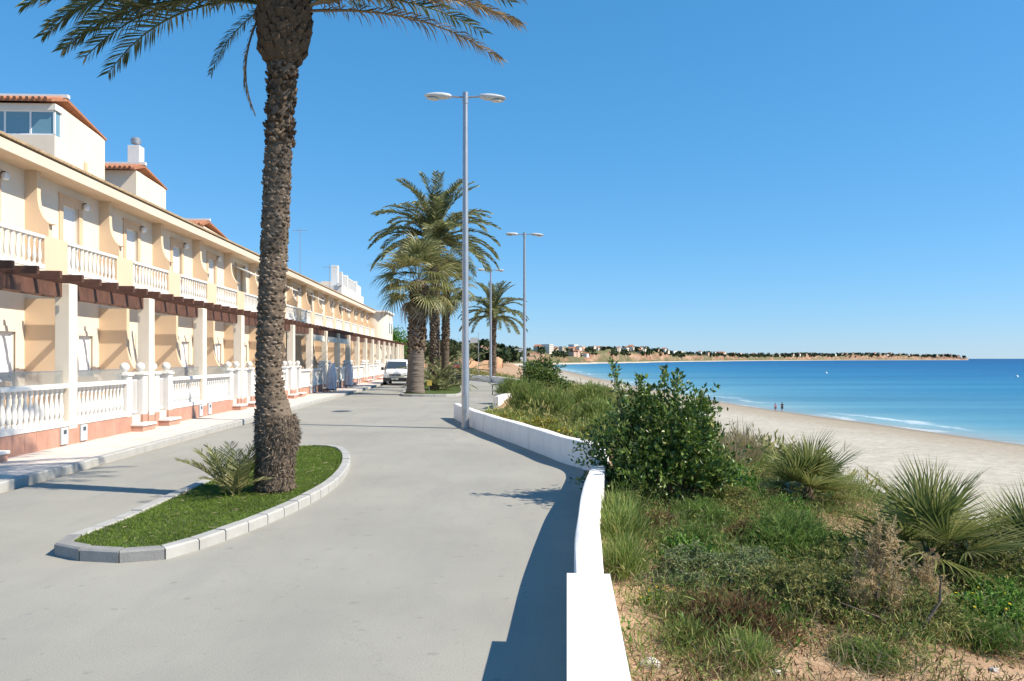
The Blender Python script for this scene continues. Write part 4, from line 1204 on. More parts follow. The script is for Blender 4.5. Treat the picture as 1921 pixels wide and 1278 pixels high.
for az_, kk, tz in ((-0.55, 0, 0.05), (-0.2, 0, 0.12), (0.12, 0, 0.0), (0.3, 0, 0.15), (0.6, 0, 0.05), (3.25, 1, 0.0), (3.5, 1, 0.05), (2.9, 0, 0.1), (3.05, 1, 0.1), (3.75, 1, 0.1)):
    place("frond", fr_flat[kk], palm, (CROWN[0] + 0.22 * math.cos(az_), CROWN[1], CROWN[2] + tz), (random.gauss(0, 0.06), 0, az_))
place("frond", fr_dry[0], palm, (CROWN[0] - 0.28, CROWN[1] - 0.1, 6.9), (0, 0.5, 3.45), (0.72, 0.72, 0.72))
place("frond", fr[5], palm, (CROWN[0] - 0.22, CROWN[1] - 0.05, 7.0), (0, 0.1, 2.9), (0.42, 0.42, 0.42))
# ---- young palm at its foot
yp = empty("young_palm", (PX - 0.5, PY - 0.35, 0.09), 0, "small spiky young palm growing at the foot of the tall date palm", "palm")
yfr = [frond_mesh("frond", fan_pale if q == 2 else fan_green, 0.78, R(e0), 0.6, 24, 0.24, 0.013, 60 + q, 0.010, hang=0.2) for q, e0 in enumerate((80, 66, 48))]
for q in range(22):
    place("frond", yfr[q % 3], yp, (random.gauss(0, 0.05), random.gauss(0, 0.05), 0), (random.gauss(0, 0.1), random.gauss(0, 0.1), q * 2.4 + 0.4), [random.uniform(0.75, 1.15)] * 3)

# ---- fan leaves
def fan_mesh(name, mat, pet, Rr, spread, nseg, w, seed, droop=0.15, cup=0.25, stiff=True, e0=0.0):
    """petiole along +X then a fan of folded segments; e0 raises the blade plane"""
    r = np.random.default_rng(seed)
    V, F = [], []
    hub = np.array([pet, 0, 0])
    for k in range(nseg):
        a = -spread / 2 + spread * k / (nseg - 1)
        rad = Rr * (0.80 + 0.20 * math.cos(a)) * r.uniform(0.93, 1.05)
        dv = np.array([math.cos(a), math.sin(a), 0.0]); sv = np.array([-math.sin(a), math.cos(a), 0.0])
        up = np.array([0, 0, 1.0])
        lift = cup * (1 - math.cos(a)) * 0.0 + cup * abs(math.sin(a)) * 0.6
        w0 = w * r.uniform(0.85, 1.1)
        q = []
        ts = (0.03, 0.35, 0.7, 1.0); ws = (0.25, 0.95, 0.62, 0.03)
        for t, wf in zip(ts, ws):
            c = hub + dv * rad * t + up * (lift * rad * t - droop * rad * t ** 2.6 * r.uniform(0.7, 1.3))
            hw = w0 * wf
            q += [c - sv * hw + up * hw * 0.55, c, c + sv * hw + up * hw * 0.55]
        b = len(V); V += q
        for i in range(3):
            for j in range(2):
                F.append((b + i * 3 + j, b + i * 3 + j + 1, b + i * 3 + j + 4, b + i * 3 + j + 3))
    V = np.array(V)
    g = G(); g.tube([(0, 0, 0), (pet * 0.5, 0, 0.01), (pet, 0, 0)], [0.016, 0.011, 0.008], 5)
    k0 = len(V)
    V = np.vstack([V, np.array([tuple(p) for p in g.v])])
    F += [tuple(k0 + i for i in f) for f in g.f if len(f) == 4]
    return np_mesh(name, V, [np.array(F)], mat)

def fan_palm_shrub(loc, label, seed, size=1.0, n=15, aim=None):
    e = empty("fan_palm", loc, 0, label, "palm", "low fan palms on the bank")
    r = random.Random(seed)
    g = G(); g.lathe([(0.13 * size, -0.1), (0.12 * size, 0.15), (0.09 * size, 0.26 * size), (0.05, 0.33 * size)], 9); g.obj("trunk", bark_dark, e)
    for q in range(n):
        t = q / (n - 1)
        el = 84 - 92 * t ** 1.1 + r.gauss(0, 5)
        mesh = FANS[q % len(FANS)]
        s = size * r.uniform(0.88, 1.08)
        place("fan_leaf", mesh, e, (0, 0, 0.26 * size - 0.08 * t), (r.gauss(0, 0.35), -R(el), q * 2.39996 + seed), (s, s, s))
    for q in range(6):
        s = size * r.uniform(0.7, 0.95)
        place("dry_leaf", FANS_DRY[q % 2], e, (0, 0, 0.24 * size), (r.gauss(0, 0.5), R(48 + r.uniform(-12, 12)), q * 1.1 + seed * 0.7), (s, s, s))
    return e
FANS = [fan_mesh("fan_leaf", fan_green, 0.36, 0.80, R(195), 34, 0.0145, 70 + q, 0.10 + 0.05 * q, 0.35) for q in range(3)]
FANS_DRY = [fan_mesh("dry_leaf", fan_dry, 0.35, 0.6, R(190), 24, 0.017, 80 + q, 0.35, 0.1) for q in range(2)]

# ---- tall fan palms and date palms further down the street
def tall_palm(loc, label, h, r0, r1, kind, seed, lean=(0, 0), crown=1.0, n=34, bark_m=bark_pale, skirt=True):
    e = empty("fan_palm" if kind == 'fan' else "date_palm", loc, 0, label, "palm tree")
    rd = random.Random(seed)
    pf = [(0, r0 * 1.15, 0, 0), (h * 0.08, r0, 0, 0), (h * 0.5, r0 * 0.95, lean[0] * 0.4, lean[1] * 0.4), (h * 0.82, r1 * 0.95, lean[0] * 0.8, lean[1] * 0.8), (h * 0.93, r1 * 1.25, lean[0], lean[1]), (h, r1 * 0.7, lean[0], lean[1])]
    tk = place("trunk", trunk_mesh("trunk", pf, bark_m, 18, r0 * 0.03, seed), e)
    tag(place("bark_scales", scales_mesh("bark_scales", pf, h * (0.35 if kind == 'fan' else 0.1), h * 0.98, 0.16, 12, r0 * 0.42, bark if kind != 'fan' else bark_dark, seed, 0.8, 0.5), tk), kind="stuff")
    top = (lean[0], lean[1], h)
    if kind == 'date':
        fr_ = [frond_mesh("frond", palm_far_green, 3.3 * crown, R(e0), cu, 70, 0.50 * crown, 0.055, seed + q, 0.03, hang=0.45) for q, (e0, cu) in enumerate(((80, 1.0), (55, 1.4), (30, 1.5), (5, 1.2)))]
        for q in range(n):
            t = q / n
            place("frond", fr_[min(3, int(t * 4))], e, (top[0], top[1], h - 0.25 * t), (rd.gauss(0, 0.08), rd.gauss(0, 0.08), q * 2.39996 + seed))
    else:
        fn = [fan_mesh("fan_leaf", fan_pale if q < 3 else palm_far_green, 1.05 * crown, 1.0 * crown, R(215), 24, 0.045, seed + q, 0.35 + 0.1 * q, 0.3) for q in range(4)]
        fdr = fan_mesh("dry_leaf", fan_dry, 0.8 * crown, 0.85 * crown, R(170), 18, 0.045, seed + 9, 0.6, 0.05)
        for q in range(n):
            t = q / n
            el = 85 - 125 * t + rd.gauss(0, 6)
            place("fan_leaf", fn[q % 4], e, (top[0], top[1], h - 0.3 * t), (rd.gauss(0, 0.3), -R(el), q * 2.39996 + seed), [rd.uniform(0.9, 1.1)] * 3)
        if skirt:
            for q in range(10):
                place("dry_leaf", fdr, e, (top[0], top[1], h - 0.45), (rd.gauss(0, 0.3), R(62 + rd.uniform(-12, 14)), q * 0.66), [rd.uniform(0.8, 1.05)] * 3)
    return e
tall_palm((-5.35, 43.2, 0.1), "stout fan palm with thick grey trunk standing at the near end of the far island", 6.3, 0.47, 0.40, 'fan', 101, (0.2, 0), 1.35, 40)
tall_palm((-4.85, 49, 0.1), "tallest date palm with arching crown, rising behind the stout fan palm", 9.4, 0.31, 0.29, 'date', 131, (0.0, 0.3), 1.38, 66, bark)
tall_palm((-4.55, 53, 0.1), "slimmer fan palm hidden behind the stout one, left of the near lamp post", 7.0, 0.27, 0.25, 'fan', 151, (0.1, 0), 1.15, 34, bark)
tall_palm((-1.95, 78, 0.0), "single date palm at the far bend between the lamp posts", 6.4, 0.32, 0.31, 'date', 171, (0.1, 0), 1.18, 50, bark)
tall_palm((-30.5, 150, 0.0), "small fan palm far off beyond the end of the row", 7.0, 0.2, 0.2, 'fan', 191, (0, 0), 1.0, 22, bark, False)
# clump of trunkless palms on the far island
for q, (x, y, s, lab) in enumerate(((-4.15, 47.5, 1.0, "dense trunkless palm clump on the far island, beside the yellow sign"), (-3.9, 54.5, 1.35, "taller grey-green palm clump behind the far island's sign, at the lamp post"), (-5.6, 57, 1.2, "shaded palm clump at the back of the far island"))):
    e = empty("palm_clump", (x, y, 0.1), 0, lab, "palm", "trunkless palms on the far island")
    cf = [frond_mesh("frond", palm_far_green, 2.3 * s, R(e0), 1.2, 36, 0.40, 0.034, 210 + q * 5 + k, 0.02, hang=0.4) for k, e0 in enumerate((80, 58, 34))]
    for k in range(26):
        place("frond", cf[k % 3], e, (random.gauss(0, 0.2), random.gauss(0, 0.25), 0), (random.gauss(0, 0.1), random.gauss(0, 0.1), k * 2.4), [random.uniform(0.8, 1.15)] * 3)
# ------------------------------------------------------------------ lamp posts and street furniture
lens_m = M_plain("lamp_lens", (0.62, 0.60, 0.54), 0.25, 0.05, 4, 0)
def lamp_head_mesh():
    g = G(); secs = []
    for x, w, z0, z1 in ((0.0, 0.05, -0.03, 0.035), (0.06, 0.10, -0.07, 0.07), (0.25, 0.145, -0.10, 0.09), (0.45, 0.15, -0.07, 0.085), (0.65, 0.125, -0.055, 0.055), (0.76, 0.06, -0.045, 0.01)):
        secs.append([(x, w * math.cos(R(a)), (z1 if math.sin(R(a)) > 0 else -z0) * math.sin(R(a))) for a in range(0, 360, 30)])
    vs = [p for s_ in secs for p in s_]; fs = []
    for i in range(len(secs) - 1):
        for k in range(12): fs.append((i * 12 + k, i * 12 + (k + 1) % 12, (i + 1) * 12 + (k + 1) % 12, (i + 1) * 12 + k))
    fs += [tuple(range(11, -1, -1)), tuple((len(secs) - 1) * 12 + k for k in range(12))]
    g.add(vs, fs)
    return g.mesh("lamp_head", lamp_grey, 50)
LH = lamp_head_mesh()
LENS = G().add([(0.36 + 0.34 * t, s * 0.105 * math.sqrt(max(0.05, 1 - (2 * t - 0.9) ** 2 * 0.9)), -0.088 + 0.02 * t + dz) for dz in (0, -0.035) for s in (-1, 1) for t in (0, 0.33, 0.66, 1)],
               [(8, 9, 13, 12), (9, 10, 14, 13), (10, 11, 15, 14), (0, 1, 9, 8), (1, 2, 10, 9), (2, 3, 11, 10), (4, 12, 13, 5), (5, 13, 14, 6), (6, 14, 15, 7), (0, 8, 12, 4), (3, 7, 15, 11)]).mesh("lens", lens_m)
POLE = G().lathe([(0.13, 0), (0.13, 0.02), (0.112, 0.03), (0.108, 2.4), (0.098, 2.45), (0.07, 9.3), (0.08, 9.3), (0.08, 9.62), (0.03, 9.64)], 14).mesh("pole", grey_metal, 40)
DOOR = G().box(-0.05, 0.05, -0.118, -0.09, 0.5, 0.95).mesh("hatch", grey_metal)
ARM = G().tube([(0.05, 0, 9.48), (0.42, 0, 9.50)], 0.028, 8).mesh("arm", grey_metal, 40)
def lamp(loc, label, rz=0.0):
    e = empty("street_lamp", loc, rz, label, "street lamp", "double-headed street lamps")
    p = place("pole", POLE, e); place("hatch", DOOR, p)
    for s, til in ((0, -0.10), (math.pi, 0.04)):
        a = place("arm", ARM, e, rot=(0, 0, s))
        h = place("lamp_head", LH, e, (0.40 * math.cos(s), 0.40 * math.sin(s), 9.51), (0, -til if s else 0.07, s))
        place("lens", LENS, h)
lamp((-1.335, 22.35, 0), "grey double-headed street lamp standing at the low wall, nearest and tallest in view")
lamp((0.76, 47.4, 0.05), "second double-headed street lamp, rising behind the round dark bush")
lamp((-1.80, 66.0, 0), "third double-headed street lamp, small and thin in front of the far date palm")
# signpost with a small plate, far
e = empty("signpost", (-4.3, 100, 0), 0, "thin pole with a small grey plate, far down the road beside the lamp post", "sign")
G().tube([(0, 0, 0), (0, 0, 5.4)], 0.05, 6).obj("pole", grey_metal, e); G().box(-1.05, -0.1, -0.03, 0.03, 4.0, 4.7).obj("plate", lamp_grey, e)
yel = M_plain("yellow_sign", (0.70, 0.52, 0.12), 0.6, 0.08, 6, 0, coord='Object')
e = empty("lawn_sign", (-4.87, 46.0, 0.09), 0, "small yellow notice on a short stake on the far island", "sign")
G().box(-0.02, 0.02, -0.015, 0.015, 0, 0.4).obj("stake", grey_metal, e); G().bbox(-0.14, 0.14, -0.035, -0.016, 0.32, 0.62, 0.006).obj("plate", yel, e)
# hoop rail at the steps to the beach
e = empty("hoop_rail", (-0.72, 43.0, 0.0), 0, "low black metal hoop rail at the gap in the wall", "railing")
for s in (0, 0.55): G().tube([(-0.36, s, 0)] + [(-0.36 + 0.06 * (1 - math.cos(R(a))), s, 0.50 + 0.06 * math.sin(R(a))) for a in range(0, 91, 30)] + [(0.36 - 0.06 * (1 - math.sin(R(90 - a)) ), s, 0.56 - 0.06 * (1 - math.cos(R(a)))) for a in range(0, 91, 30)] + [(0.36, s, 0)], 0.024, 7).obj("hoop", black_m, e, smooth=50)
# bench on the far island
e = empty("bench", (-3.5, 51.5, 0.1), 0, "dark low bench at the edge of the far island by the lamp post", "bench")
for k in range(4): G().box(-0.7, 0.7, -0.2 + k * 0.11, -0.11 + k * 0.11, 0.42, 0.45).obj("seat_slat", black_m, e)
for k in range(3): G().box(-0.7, 0.7, 0.24, 0.265, 0.52 + k * 0.11, 0.6 + k * 0.11).obj("back_slat", black_m, e)
for s in (-0.55, 0.55): G().box(s - 0.03, s + 0.03, -0.2, 0.22, 0, 0.419).obj("leg", black_m, e); G().box(s - 0.03, s + 0.03, 0.222, 0.238, 0, 0.85).obj("back_support", black_m, e)
# draped covers standing on the pavement
cover_m = M_plain("grey_cover", (0.52, 0.53, 0.60), 0.35, 0.2, 5, 0.4, 14, coord='Object')
def draped(u, v, w, d, h, label, seed):
    r = random.Random(seed)
    e = empty("covered_cart", (*uv(u, v), 0.1), TH, label, "cover", "things under covers on the pavement")
    g = G(); vs, fs = [], []; seg = 28; rows = 9
    for i in range(rows + 1):
        t = i / rows
        for k in range(seg):
            a = 2 * math.pi * k / seg
            sq = (abs(math.cos(a)) ** 4 + abs(math.sin(a)) ** 4) ** -0.25
            f = (0.30 + 0.70 * min(1, (1 - t) * 2.2)) if t > 0.55 else 1.0
            f = min(1.0, 0.55 + 0.9 * (1 - t)) * (1 + (0.10 * math.sin(k * 2.6 + seed) + 0.06 * math.sin(k * 5.1)) * (1 - t * 0.6))
            vs.append((w / 2 * sq * f * math.cos(a), d / 2 * sq * f * math.sin(a), 0.16 + (h - 0.16) * t + 0.03 * math.sin(k * 1.7 + i)))
    for i in range(rows):
        for k in range(seg): fs.append((i * seg + k, i * seg + (k + 1) % seg, (i + 1) * seg + (k + 1) % seg, (i + 1) * seg + k))
    fs.append(tuple(rows * seg + k for k in range(seg)))
    g.add(vs, fs); g.obj("cover", cover_m, e, smooth=60)
    G().box(-w * 0.42, w * 0.42, -d * 0.42, d * 0.42, 0.10, 0.22).obj("cart_base", black_m, e)
    for sx in (-1, 1):
        for sy in (-1, 1):
            wv = G(); wv.lathe([(0.05, -0.02), (0.06, -0.01), (0.06, 0.01), (0.05, 0.02)], 10); wv.obj("wheel", black_m, e, (sx * w * 0.38, sy * d * 0.38, 0.06), (0, R(90), 0))
draped(45.2, 8.35, 0.5, 0.8, 1.62, "tall grey plastic-covered cart on the pavement, nearer of two", 1)
draped(51.5, 8.4, 0.45, 0.7, 1.55, "pale plastic-covered cart on the pavement, further of two", 4)

# ------------------------------------------------------------------ vehicles
paint_white = M_glass("white_car_paint", (0.80, 0.80, 0.80), 0.25)
paint_red = M_glass("red_car_paint", (0.45, 0.02, 0.02), 0.25)
plastic = M_plain("dark_bumper_plastic", (0.035, 0.036, 0.04), 0.6, 0.1, 6, 0)
tyre_m = M_plain("tyre_rubber", (0.018, 0.018, 0.018), 0.8, 0.1, 6, 0)
lampglass = M_glass("headlight_glass", (0.55, 0.58, 0.60), 0.1)
plate_m = M_plain("number_plate", (0.75, 0.76, 0.74), 0.5, 0.03, 6, 0)
def loft_car(secs):
    """secs: list of (y, [(x,z)...half outline from bottom centre to top centre]) -> mirrored closed body"""
    g = G(); vs = []; n = len(secs[0][1])
    for y, half in secs:
        vs += [(x, y, z) for x, z in half] + [(-x, y, z) for x, z in reversed(half[1:-1])]
    m = 2 * n - 2; fs = []
    for i in range(len(secs) - 1):
        for k in range(m): fs.append((i * m + k, i * m + (k + 1) % m, (i + 1) * m + (k + 1) % m, (i + 1) * m + k))
    fs += [tuple(range(m)), tuple((len(secs) - 1) * m + k for k in reversed(range(m)))]
    return g.add(vs, fs)
def van(loc, rz, label):
    e = empty("van", loc, rz, label, "van")
    def half(w, wt, z0, zb, zt): return [(0, z0), (w * 0.9, z0), (w, z0 + 0.12), (w, zb), (wt, zt - 0.12), (wt - 0.13, zt), (0, zt + 0.02)]
    secs = [(0.0, half(0.72, 0.66, 0.32, 0.60, 0.86)), (0.07, half(0.88, 0.78, 0.28, 0.70, 1.0)), (0.35, half(0.95, 0.84, 0.27, 0.82, 1.10)), (0.82, half(0.955, 0.86, 0.27, 0.95, 1.22)),
            (1.42, half(0.96, 0.80, 0.27, 1.10, 1.80)), (1.85, half(0.96, 0.79, 0.27, 1.10, 1.92)), (4.3, half(0.96, 0.80, 0.27, 1.10, 1.93)), (4.72, half(0.93, 0.78, 0.30, 1.05, 1.86))]
    loft_car(secs).obj("body", paint_white, e, smooth=35)
    # windscreen
    g = G(); g.add([(-0.80, 0.835, 1.235), (0.80, 0.835, 1.235), (0.68, 1.375, 1.76), (-0.68, 1.375, 1.76)], [(0, 1, 2, 3)])
    for s in (0.0,): pass
    ws = g.obj("windscreen", glass_dark, e, (0, -0.02, 0.012))
    G().box(-0.01, 0.01, 0.0, 0.01, 0, 0.01).obj("mirror_mount", plastic, ws, (0, 1.30, 1.70))
    for s in (-1, 1):
        G().tube([(s * 0.1, 0.80, 1.24), (s * 0.62, 0.86, 1.30)], 0.010, 4).obj("wiper", plastic, e)
        g = G(); g.add([(s * 0.972, 1.0, 1.12), (s * 0.972, 2.0, 1.13), (s * 0.86, 2.0, 1.72), (s * 0.86, 1.48, 1.72)], [(0, 1, 2, 3)]); g.obj("side_window", glass_dark, e)
        g = G(); g.add([(s * 0.972, 2.15, 1.14), (s * 0.972, 3.2, 1.14), (s * 0.86, 3.2, 1.74), (s * 0.86, 2.15, 1.74)], [(0, 1, 2, 3)]); g.obj("side_window", glass_dark, e)
        G().bbox(s * 1.10 - 0.10, s * 1.10 + 0.10, 1.05, 1.20, 1.12, 1.36, 0.03).obj("wing_mirror", plastic, e)
        G().add([(s * 0.86, 0.05, 0.72), (s * 0.46, 0.005, 0.72), (s * 0.46, 0.045, 0.90), (s * 0.84, 0.11, 0.98), (s * 0.90, 0.2, 0.74), (s * 0.88, 0.25, 0.95)], [(0, 1, 2, 3), (0, 4, 5, 3)]).obj("headlight", lampglass, e, (0, -0.035, 0))
        for y in (0.85, 3.85):
            w = G().lathe([(0.20, -0.10), (0.31, -0.10), (0.33, -0.07), (0.33, 0.07), (0.31, 0.10), (0.20, 0.10)], 20).obj("wheel", tyre_m, e, (s * 0.88, y, 0.33), (0, R(90), 0), 40)
            G().lathe([(0.0, 0.11), (0.06, 0.108), (0.2, 0.085), (0.21, 0.06)], 14, caps=False).obj("rim", grey_metal, w, rot=(0, 0 if s > 0 else math.pi, 0))
    G().bbox(-0.90, 0.90, -0.06, 0.30, 0.28, 0.58, 0.05).obj("bumper", plastic, e)
    gr = G().bbox(-0.42, 0.42, -0.03, 0.06, 0.70, 0.86, 0.02).obj("grille", plastic, e)
    for k in range(3): G().box(-0.40, 0.40, -0.036, -0.03, 0.73 + k * 0.045, 0.745 + k * 0.045).obj("grille_bar", lamp_grey, gr)
    G().lathe([(0.0, 0.0), (0.055, 0.0), (0.055, 0.012), (0.0, 0.014)], 12).obj("badge", lamp_grey, gr, (0, -0.037, 0.79), (R(90), 0, 0))
    G().box(-0.26, 0.26, -0.075, -0.062, 0.42, 0.53).obj("number_plate", plate_m, e)
van((-8.78, 58.6, 0.0), 0.02, "white van parked facing the viewer at the far end of the terrace")
def car(loc, rz, label):
    e = empty("car", loc, rz, label, "car")
    def half(w, wt, z0, zb, zt): return [(0, z0), (w * 0.9, z0), (w, z0 + 0.1), (w, zb), (wt, zt - 0.08), (wt - 0.12, zt), (0, zt + 0.02)]
    secs = [(0.0, half(0.7, 0.66, 0.3, 0.5, 0.66)), (0.1, half(0.82, 0.74, 0.25, 0.6, 0.78)), (1.0, half(0.86, 0.76, 0.22, 0.72, 0.92)), (1.6, half(0.86, 0.66, 0.22, 0.85, 1.38)), (3.0, half(0.86, 0.66, 0.22, 0.85, 1.42)), (3.8, half(0.84, 0.64, 0.26, 0.8, 0.98)), (3.95, half(0.78, 0.6, 0.32, 0.7, 0.86))]
    loft_car(secs).obj("body", paint_red, e, smooth=35)
    G().add([(-0.66, 1.02, 0.95), (0.66, 1.02, 0.95), (0.56, 1.5, 1.33), (-0.56, 1.5, 1.33)], [(0, 1, 2, 3)]).obj("windscreen", glass_dark, e, (0, -0.02, 0.012))
    for s in (-1, 1):
        G().add([(s * 0.875, 1.3, 0.9), (s * 0.875, 3.2, 0.9), (s * 0.73, 3.0, 1.3), (s * 0.73, 1.65, 1.3)], [(0, 1, 2, 3)]).obj("side_window", glass_dark, e)
        G().bbox(s * 0.6 - 0.14, s * 0.6 + 0.14, -0.01, 0.1, 0.52, 0.66, 0.02).obj("headlight", lampglass, e)
        for y in (0.75, 3.2): G().lathe([(0.15, -0.09), (0.29, -0.09), (0.29, 0.09), (0.15, 0.09)], 16).obj("wheel", tyre_m, e, (s * 0.8, y, 0.29), (0, R(90), 0))
    G().bbox(-0.8, 0.8, -0.03, 0.2, 0.28, 0.46, 0.03).obj("bumper", plastic, e)
car((-9.3, 132, 0.0), 0, "small red car glimpsed far off between the palms and the lamp post")
# ------------------------------------------------------------------ plants on the bank
L_gloss = M_leaf("glossy_leaves", [(0.0, (0.035, 0.070, 0.016)), (0.4, (0.075, 0.140, 0.026)), (0.75, (0.15, 0.235, 0.045)), (0.95, (0.28, 0.35, 0.09)), (1.0, (0.42, 0.34, 0.12))], 0.36, 0.25, 0.45)
L_feather = M_leaf("feathery_green", [(0.0, (0.055, 0.115, 0.022)), (0.5, (0.135, 0.23, 0.045)), (1.0, (0.28, 0.36, 0.11))], 0.6, 0.35, 0.2)
L_olive = M_leaf("olive_scrub", [(0.0, (0.081, 0.098, 0.029)), (0.5, (0.191, 0.206, 0.064)), (0.85, (0.333, 0.325, 0.110)), (1.0, (0.545, 0.456, 0.197))], 0.7, 0.28, 0.2)
L_red = M_leaf("russet_scrub", [(0.0, (0.06, 0.030, 0.020)), (0.45, (0.15, 0.075, 0.042)), (0.75, (0.25, 0.145, 0.075)), (1.0, (0.20, 0.20, 0.07))], 0.75, 0.25, 0.2)
L_grey = M_leaf("grey_green_scrub", [(0.0, (0.104, 0.140, 0.065)), (0.5, (0.217, 0.265, 0.128)), (1.0, (0.406, 0.440, 0.225))], 0.7, 0.28, 0.2)
L_tan = M_leaf("dry_plume", [(0.0, (0.36, 0.25, 0.12)), (0.5, (0.54, 0.41, 0.23)), (1.0, (0.72, 0.60, 0.40))], 0.8, 0.5, 0.1)
L_leafy = M_leaf("fresh_leaves", [(0.0, (0.054, 0.125, 0.021)), (0.5, (0.115, 0.250, 0.039)), (1.0, (0.250, 0.403, 0.079))], 0.5, 0.33, 0.3)
L_straw = M_leaf("straw_grass", [(0.0, (0.176, 0.154, 0.077)), (0.5, (0.330, 0.275, 0.154)), (1.0, (0.484, 0.418, 0.275))], 0.8, 0.33, 0.15)
L_grass = M_leaf("bank_grass", [(0.0, (0.083, 0.148, 0.030)), (0.5, (0.192, 0.270, 0.064)), (0.85, (0.333, 0.383, 0.122)), (1.0, (0.550, 0.504, 0.213))], 0.7, 0.33, 0.2)
L_flower = M_leaf("yellow_petals", [(0.0, (0.62, 0.42, 0.01)), (1.0, (0.80, 0.62, 0.03))], 0.6, 0.2, 0.2)
L_yelgrn = M_leaf("yellow_green_succulent", [(0.0, (0.098, 0.119, 0.025)), (0.5, (0.231, 0.231, 0.049)), (0.85, (0.420, 0.350, 0.070)), (1.0, (0.588, 0.420, 0.084))], 0.6, 0.28, 0.3)
twig_m = M_plain("twig_bark", (0.16, 0.125, 0.095), 0.9, 0.3, 20, 0.2, 60, coord='Object')

def leaf_arrays(base, d, ln, wd, r):
    n = len(base)
    s = unit(np.cross(d, unit(r.normal(size=(n, 3)))))
    nn = np.cross(s, d)
    m = base + d * (ln * 0.48)[:, None]
    V = np.stack([base, m + s * wd[:, None] * 0.5 + nn * wd[:, None] * 0.18, base + d * ln[:, None], m - s * wd[:, None] * 0.5 + nn * wd[:, None] * 0.18], 1).reshape(-1, 3)
    i = np.arange(n) * 4
    return V, np.stack([i, i + 1, i + 2], 1), np.stack([i, i + 2, i + 3], 1)

def shrub_arrays(Rr, H, n_twigs, per, ll, lw, kind, r, up=0.5, inner=0.3, clumps=0, rand=0.7):
    """leaf positions along twigs that fill a dome; optional grouping of twigs into clumps"""
    def dome(n, lo=0.55):
        az = r.uniform(0, 2 * np.pi, n); el = np.arcsin(np.clip(r.uniform(0.02, 1, n), 0, 1))
        q = r.uniform(lo, 1.0, n) ** 0.7
        return np.stack([Rr * np.cos(az) * np.cos(el) * q, Rr * np.sin(az) * np.cos(el) * q, H * np.sin(el) * q], 1)
    if clumps:
        cc = dome(clumps, 0.4)
        idx = r.integers(0, clumps, n_twigs)
        start = cc[idx] * 0.86 + r.normal(0, 0.03, (n_twigs, 3)) * Rr
        tip = cc[idx] + r.normal(0, 1, (n_twigs, 3)) * np.array([0.16 * Rr, 0.16 * Rr, 0.10 * H])
        tip[:, 2] += 0.05 * H
    else:
        cc = None
        tip = dome(n_twigs)
        start = r.normal(0, 0.12, (n_twigs, 3)) * Rr; start[:, 2] = 0
    s = r.uniform(inner, 1.0, (n_twigs, per))
    P = start[:, None, :] + (tip - start)[:, None, :] * s[..., None]
    P[..., 2] += up * 0.15 * H * np.sin(s * np.pi)
    P = P.reshape(-1, 3)
    P[:, 2] = np.maximum(P[:, 2], 0.01)
    td = np.repeat(unit(tip - start), per, 0)
    d = unit(td * 0.8 + r.normal(0, rand, (len(P), 3)) + np.array([0, 0, up]))
    ln = r.uniform(0.6, 1.2, len(P)) * ll; wd = r.uniform(0.7, 1.2, len(P)) * lw
    return P, d, ln, wd, start, tip, cc

def shrub_meshes(seed, Rr, H, n_twigs, per, ll, lw, mat, kind='leaf', up=0.5, inner=0.3, clumps=0, rand=0.7, bend=0.3, stems=26):
    r = np.random.default_rng(seed)
    P, d, ln, wd, st, tip, cc = shrub_arrays(Rr, H, n_twigs, per, ll, lw, kind, r, up, inner, clumps, rand)
    if kind == 'leaf':
        V, A, B = leaf_arrays(P, d, ln, wd, r); me = np_mesh("foliage", V, [A, B], mat)
    else:
        V, A, B = blades_arrays(P, ln, wd, d, bend, r); me = np_mesh("foliage", V, [A, B], mat)
    g = G()
    ends = cc if cc is not None else tip
    for k in range(min(stems, len(ends))):
        e_ = ends[k]; b = np.array([r.normal(0, 0.05 * Rr), r.normal(0, 0.05 * Rr), -0.05])
        mid = (b + e_) / 2 + np.array([0, 0, 0.10 * H]) + r.normal(0, 0.04, 3) * Rr
        rad = 0.012 * max(0.5, Rr)
        g.tube([tuple(b), tuple(mid), tuple(e_)], [rad * 1.6, rad, rad * 0.4], 4)
    return me, g.mesh("stems", twig_m)

def plant(name, x, y, label, fol, stm, rz=0.0, s=(1, 1, 1), cat="shrub", group=None, dz=0.0, extra=()):
    e = empty(name, (x, y, terr(x, y) + dz), rz, label, cat, group)
    e.scale = s
    place("foliage", fol, e)
    if stm: place("stems", stm, e)
    for nm, m in extra: tag(place(nm, m, e), kind="stuff")
    return e

def flowers_mesh(seed, Rr, H, n, size=0.03):
    r = np.random.default_rng(seed)
    az = r.uniform(0, 6.283, n); el = np.arcsin(r.uniform(0.2, 1, n))
    C = np.stack([Rr * np.cos(az) * np.cos(el), Rr * np.sin(az) * np.cos(el), H * np.sin(el) + 0.02], 1) * r.uniform(0.85, 1.08, (n, 1))
    V, F = [], []
    for c in C:
        nrm = unit(r.normal(0, 0.5, 3) + np.array([0, -0.3, 1.0])); a = unit(np.cross(nrm, [1, 0.2, 0])); b = np.cross(nrm, a)
        k0 = len(V); V.append(c)
        for k in range(10):
            an = k * 0.6283; q = size * (1.0 if k % 2 else 0.55) * 0.5
            V.append(c + (a * math.cos(an) + b * math.sin(an)) * q + nrm * 0.006)
        F += [(k0, k0 + 1 + k, k0 + 1 + (k + 1) % 10) for k in range(10)]
    return np_mesh("flowers", np.array(V), [np.array(F)], L_flower)

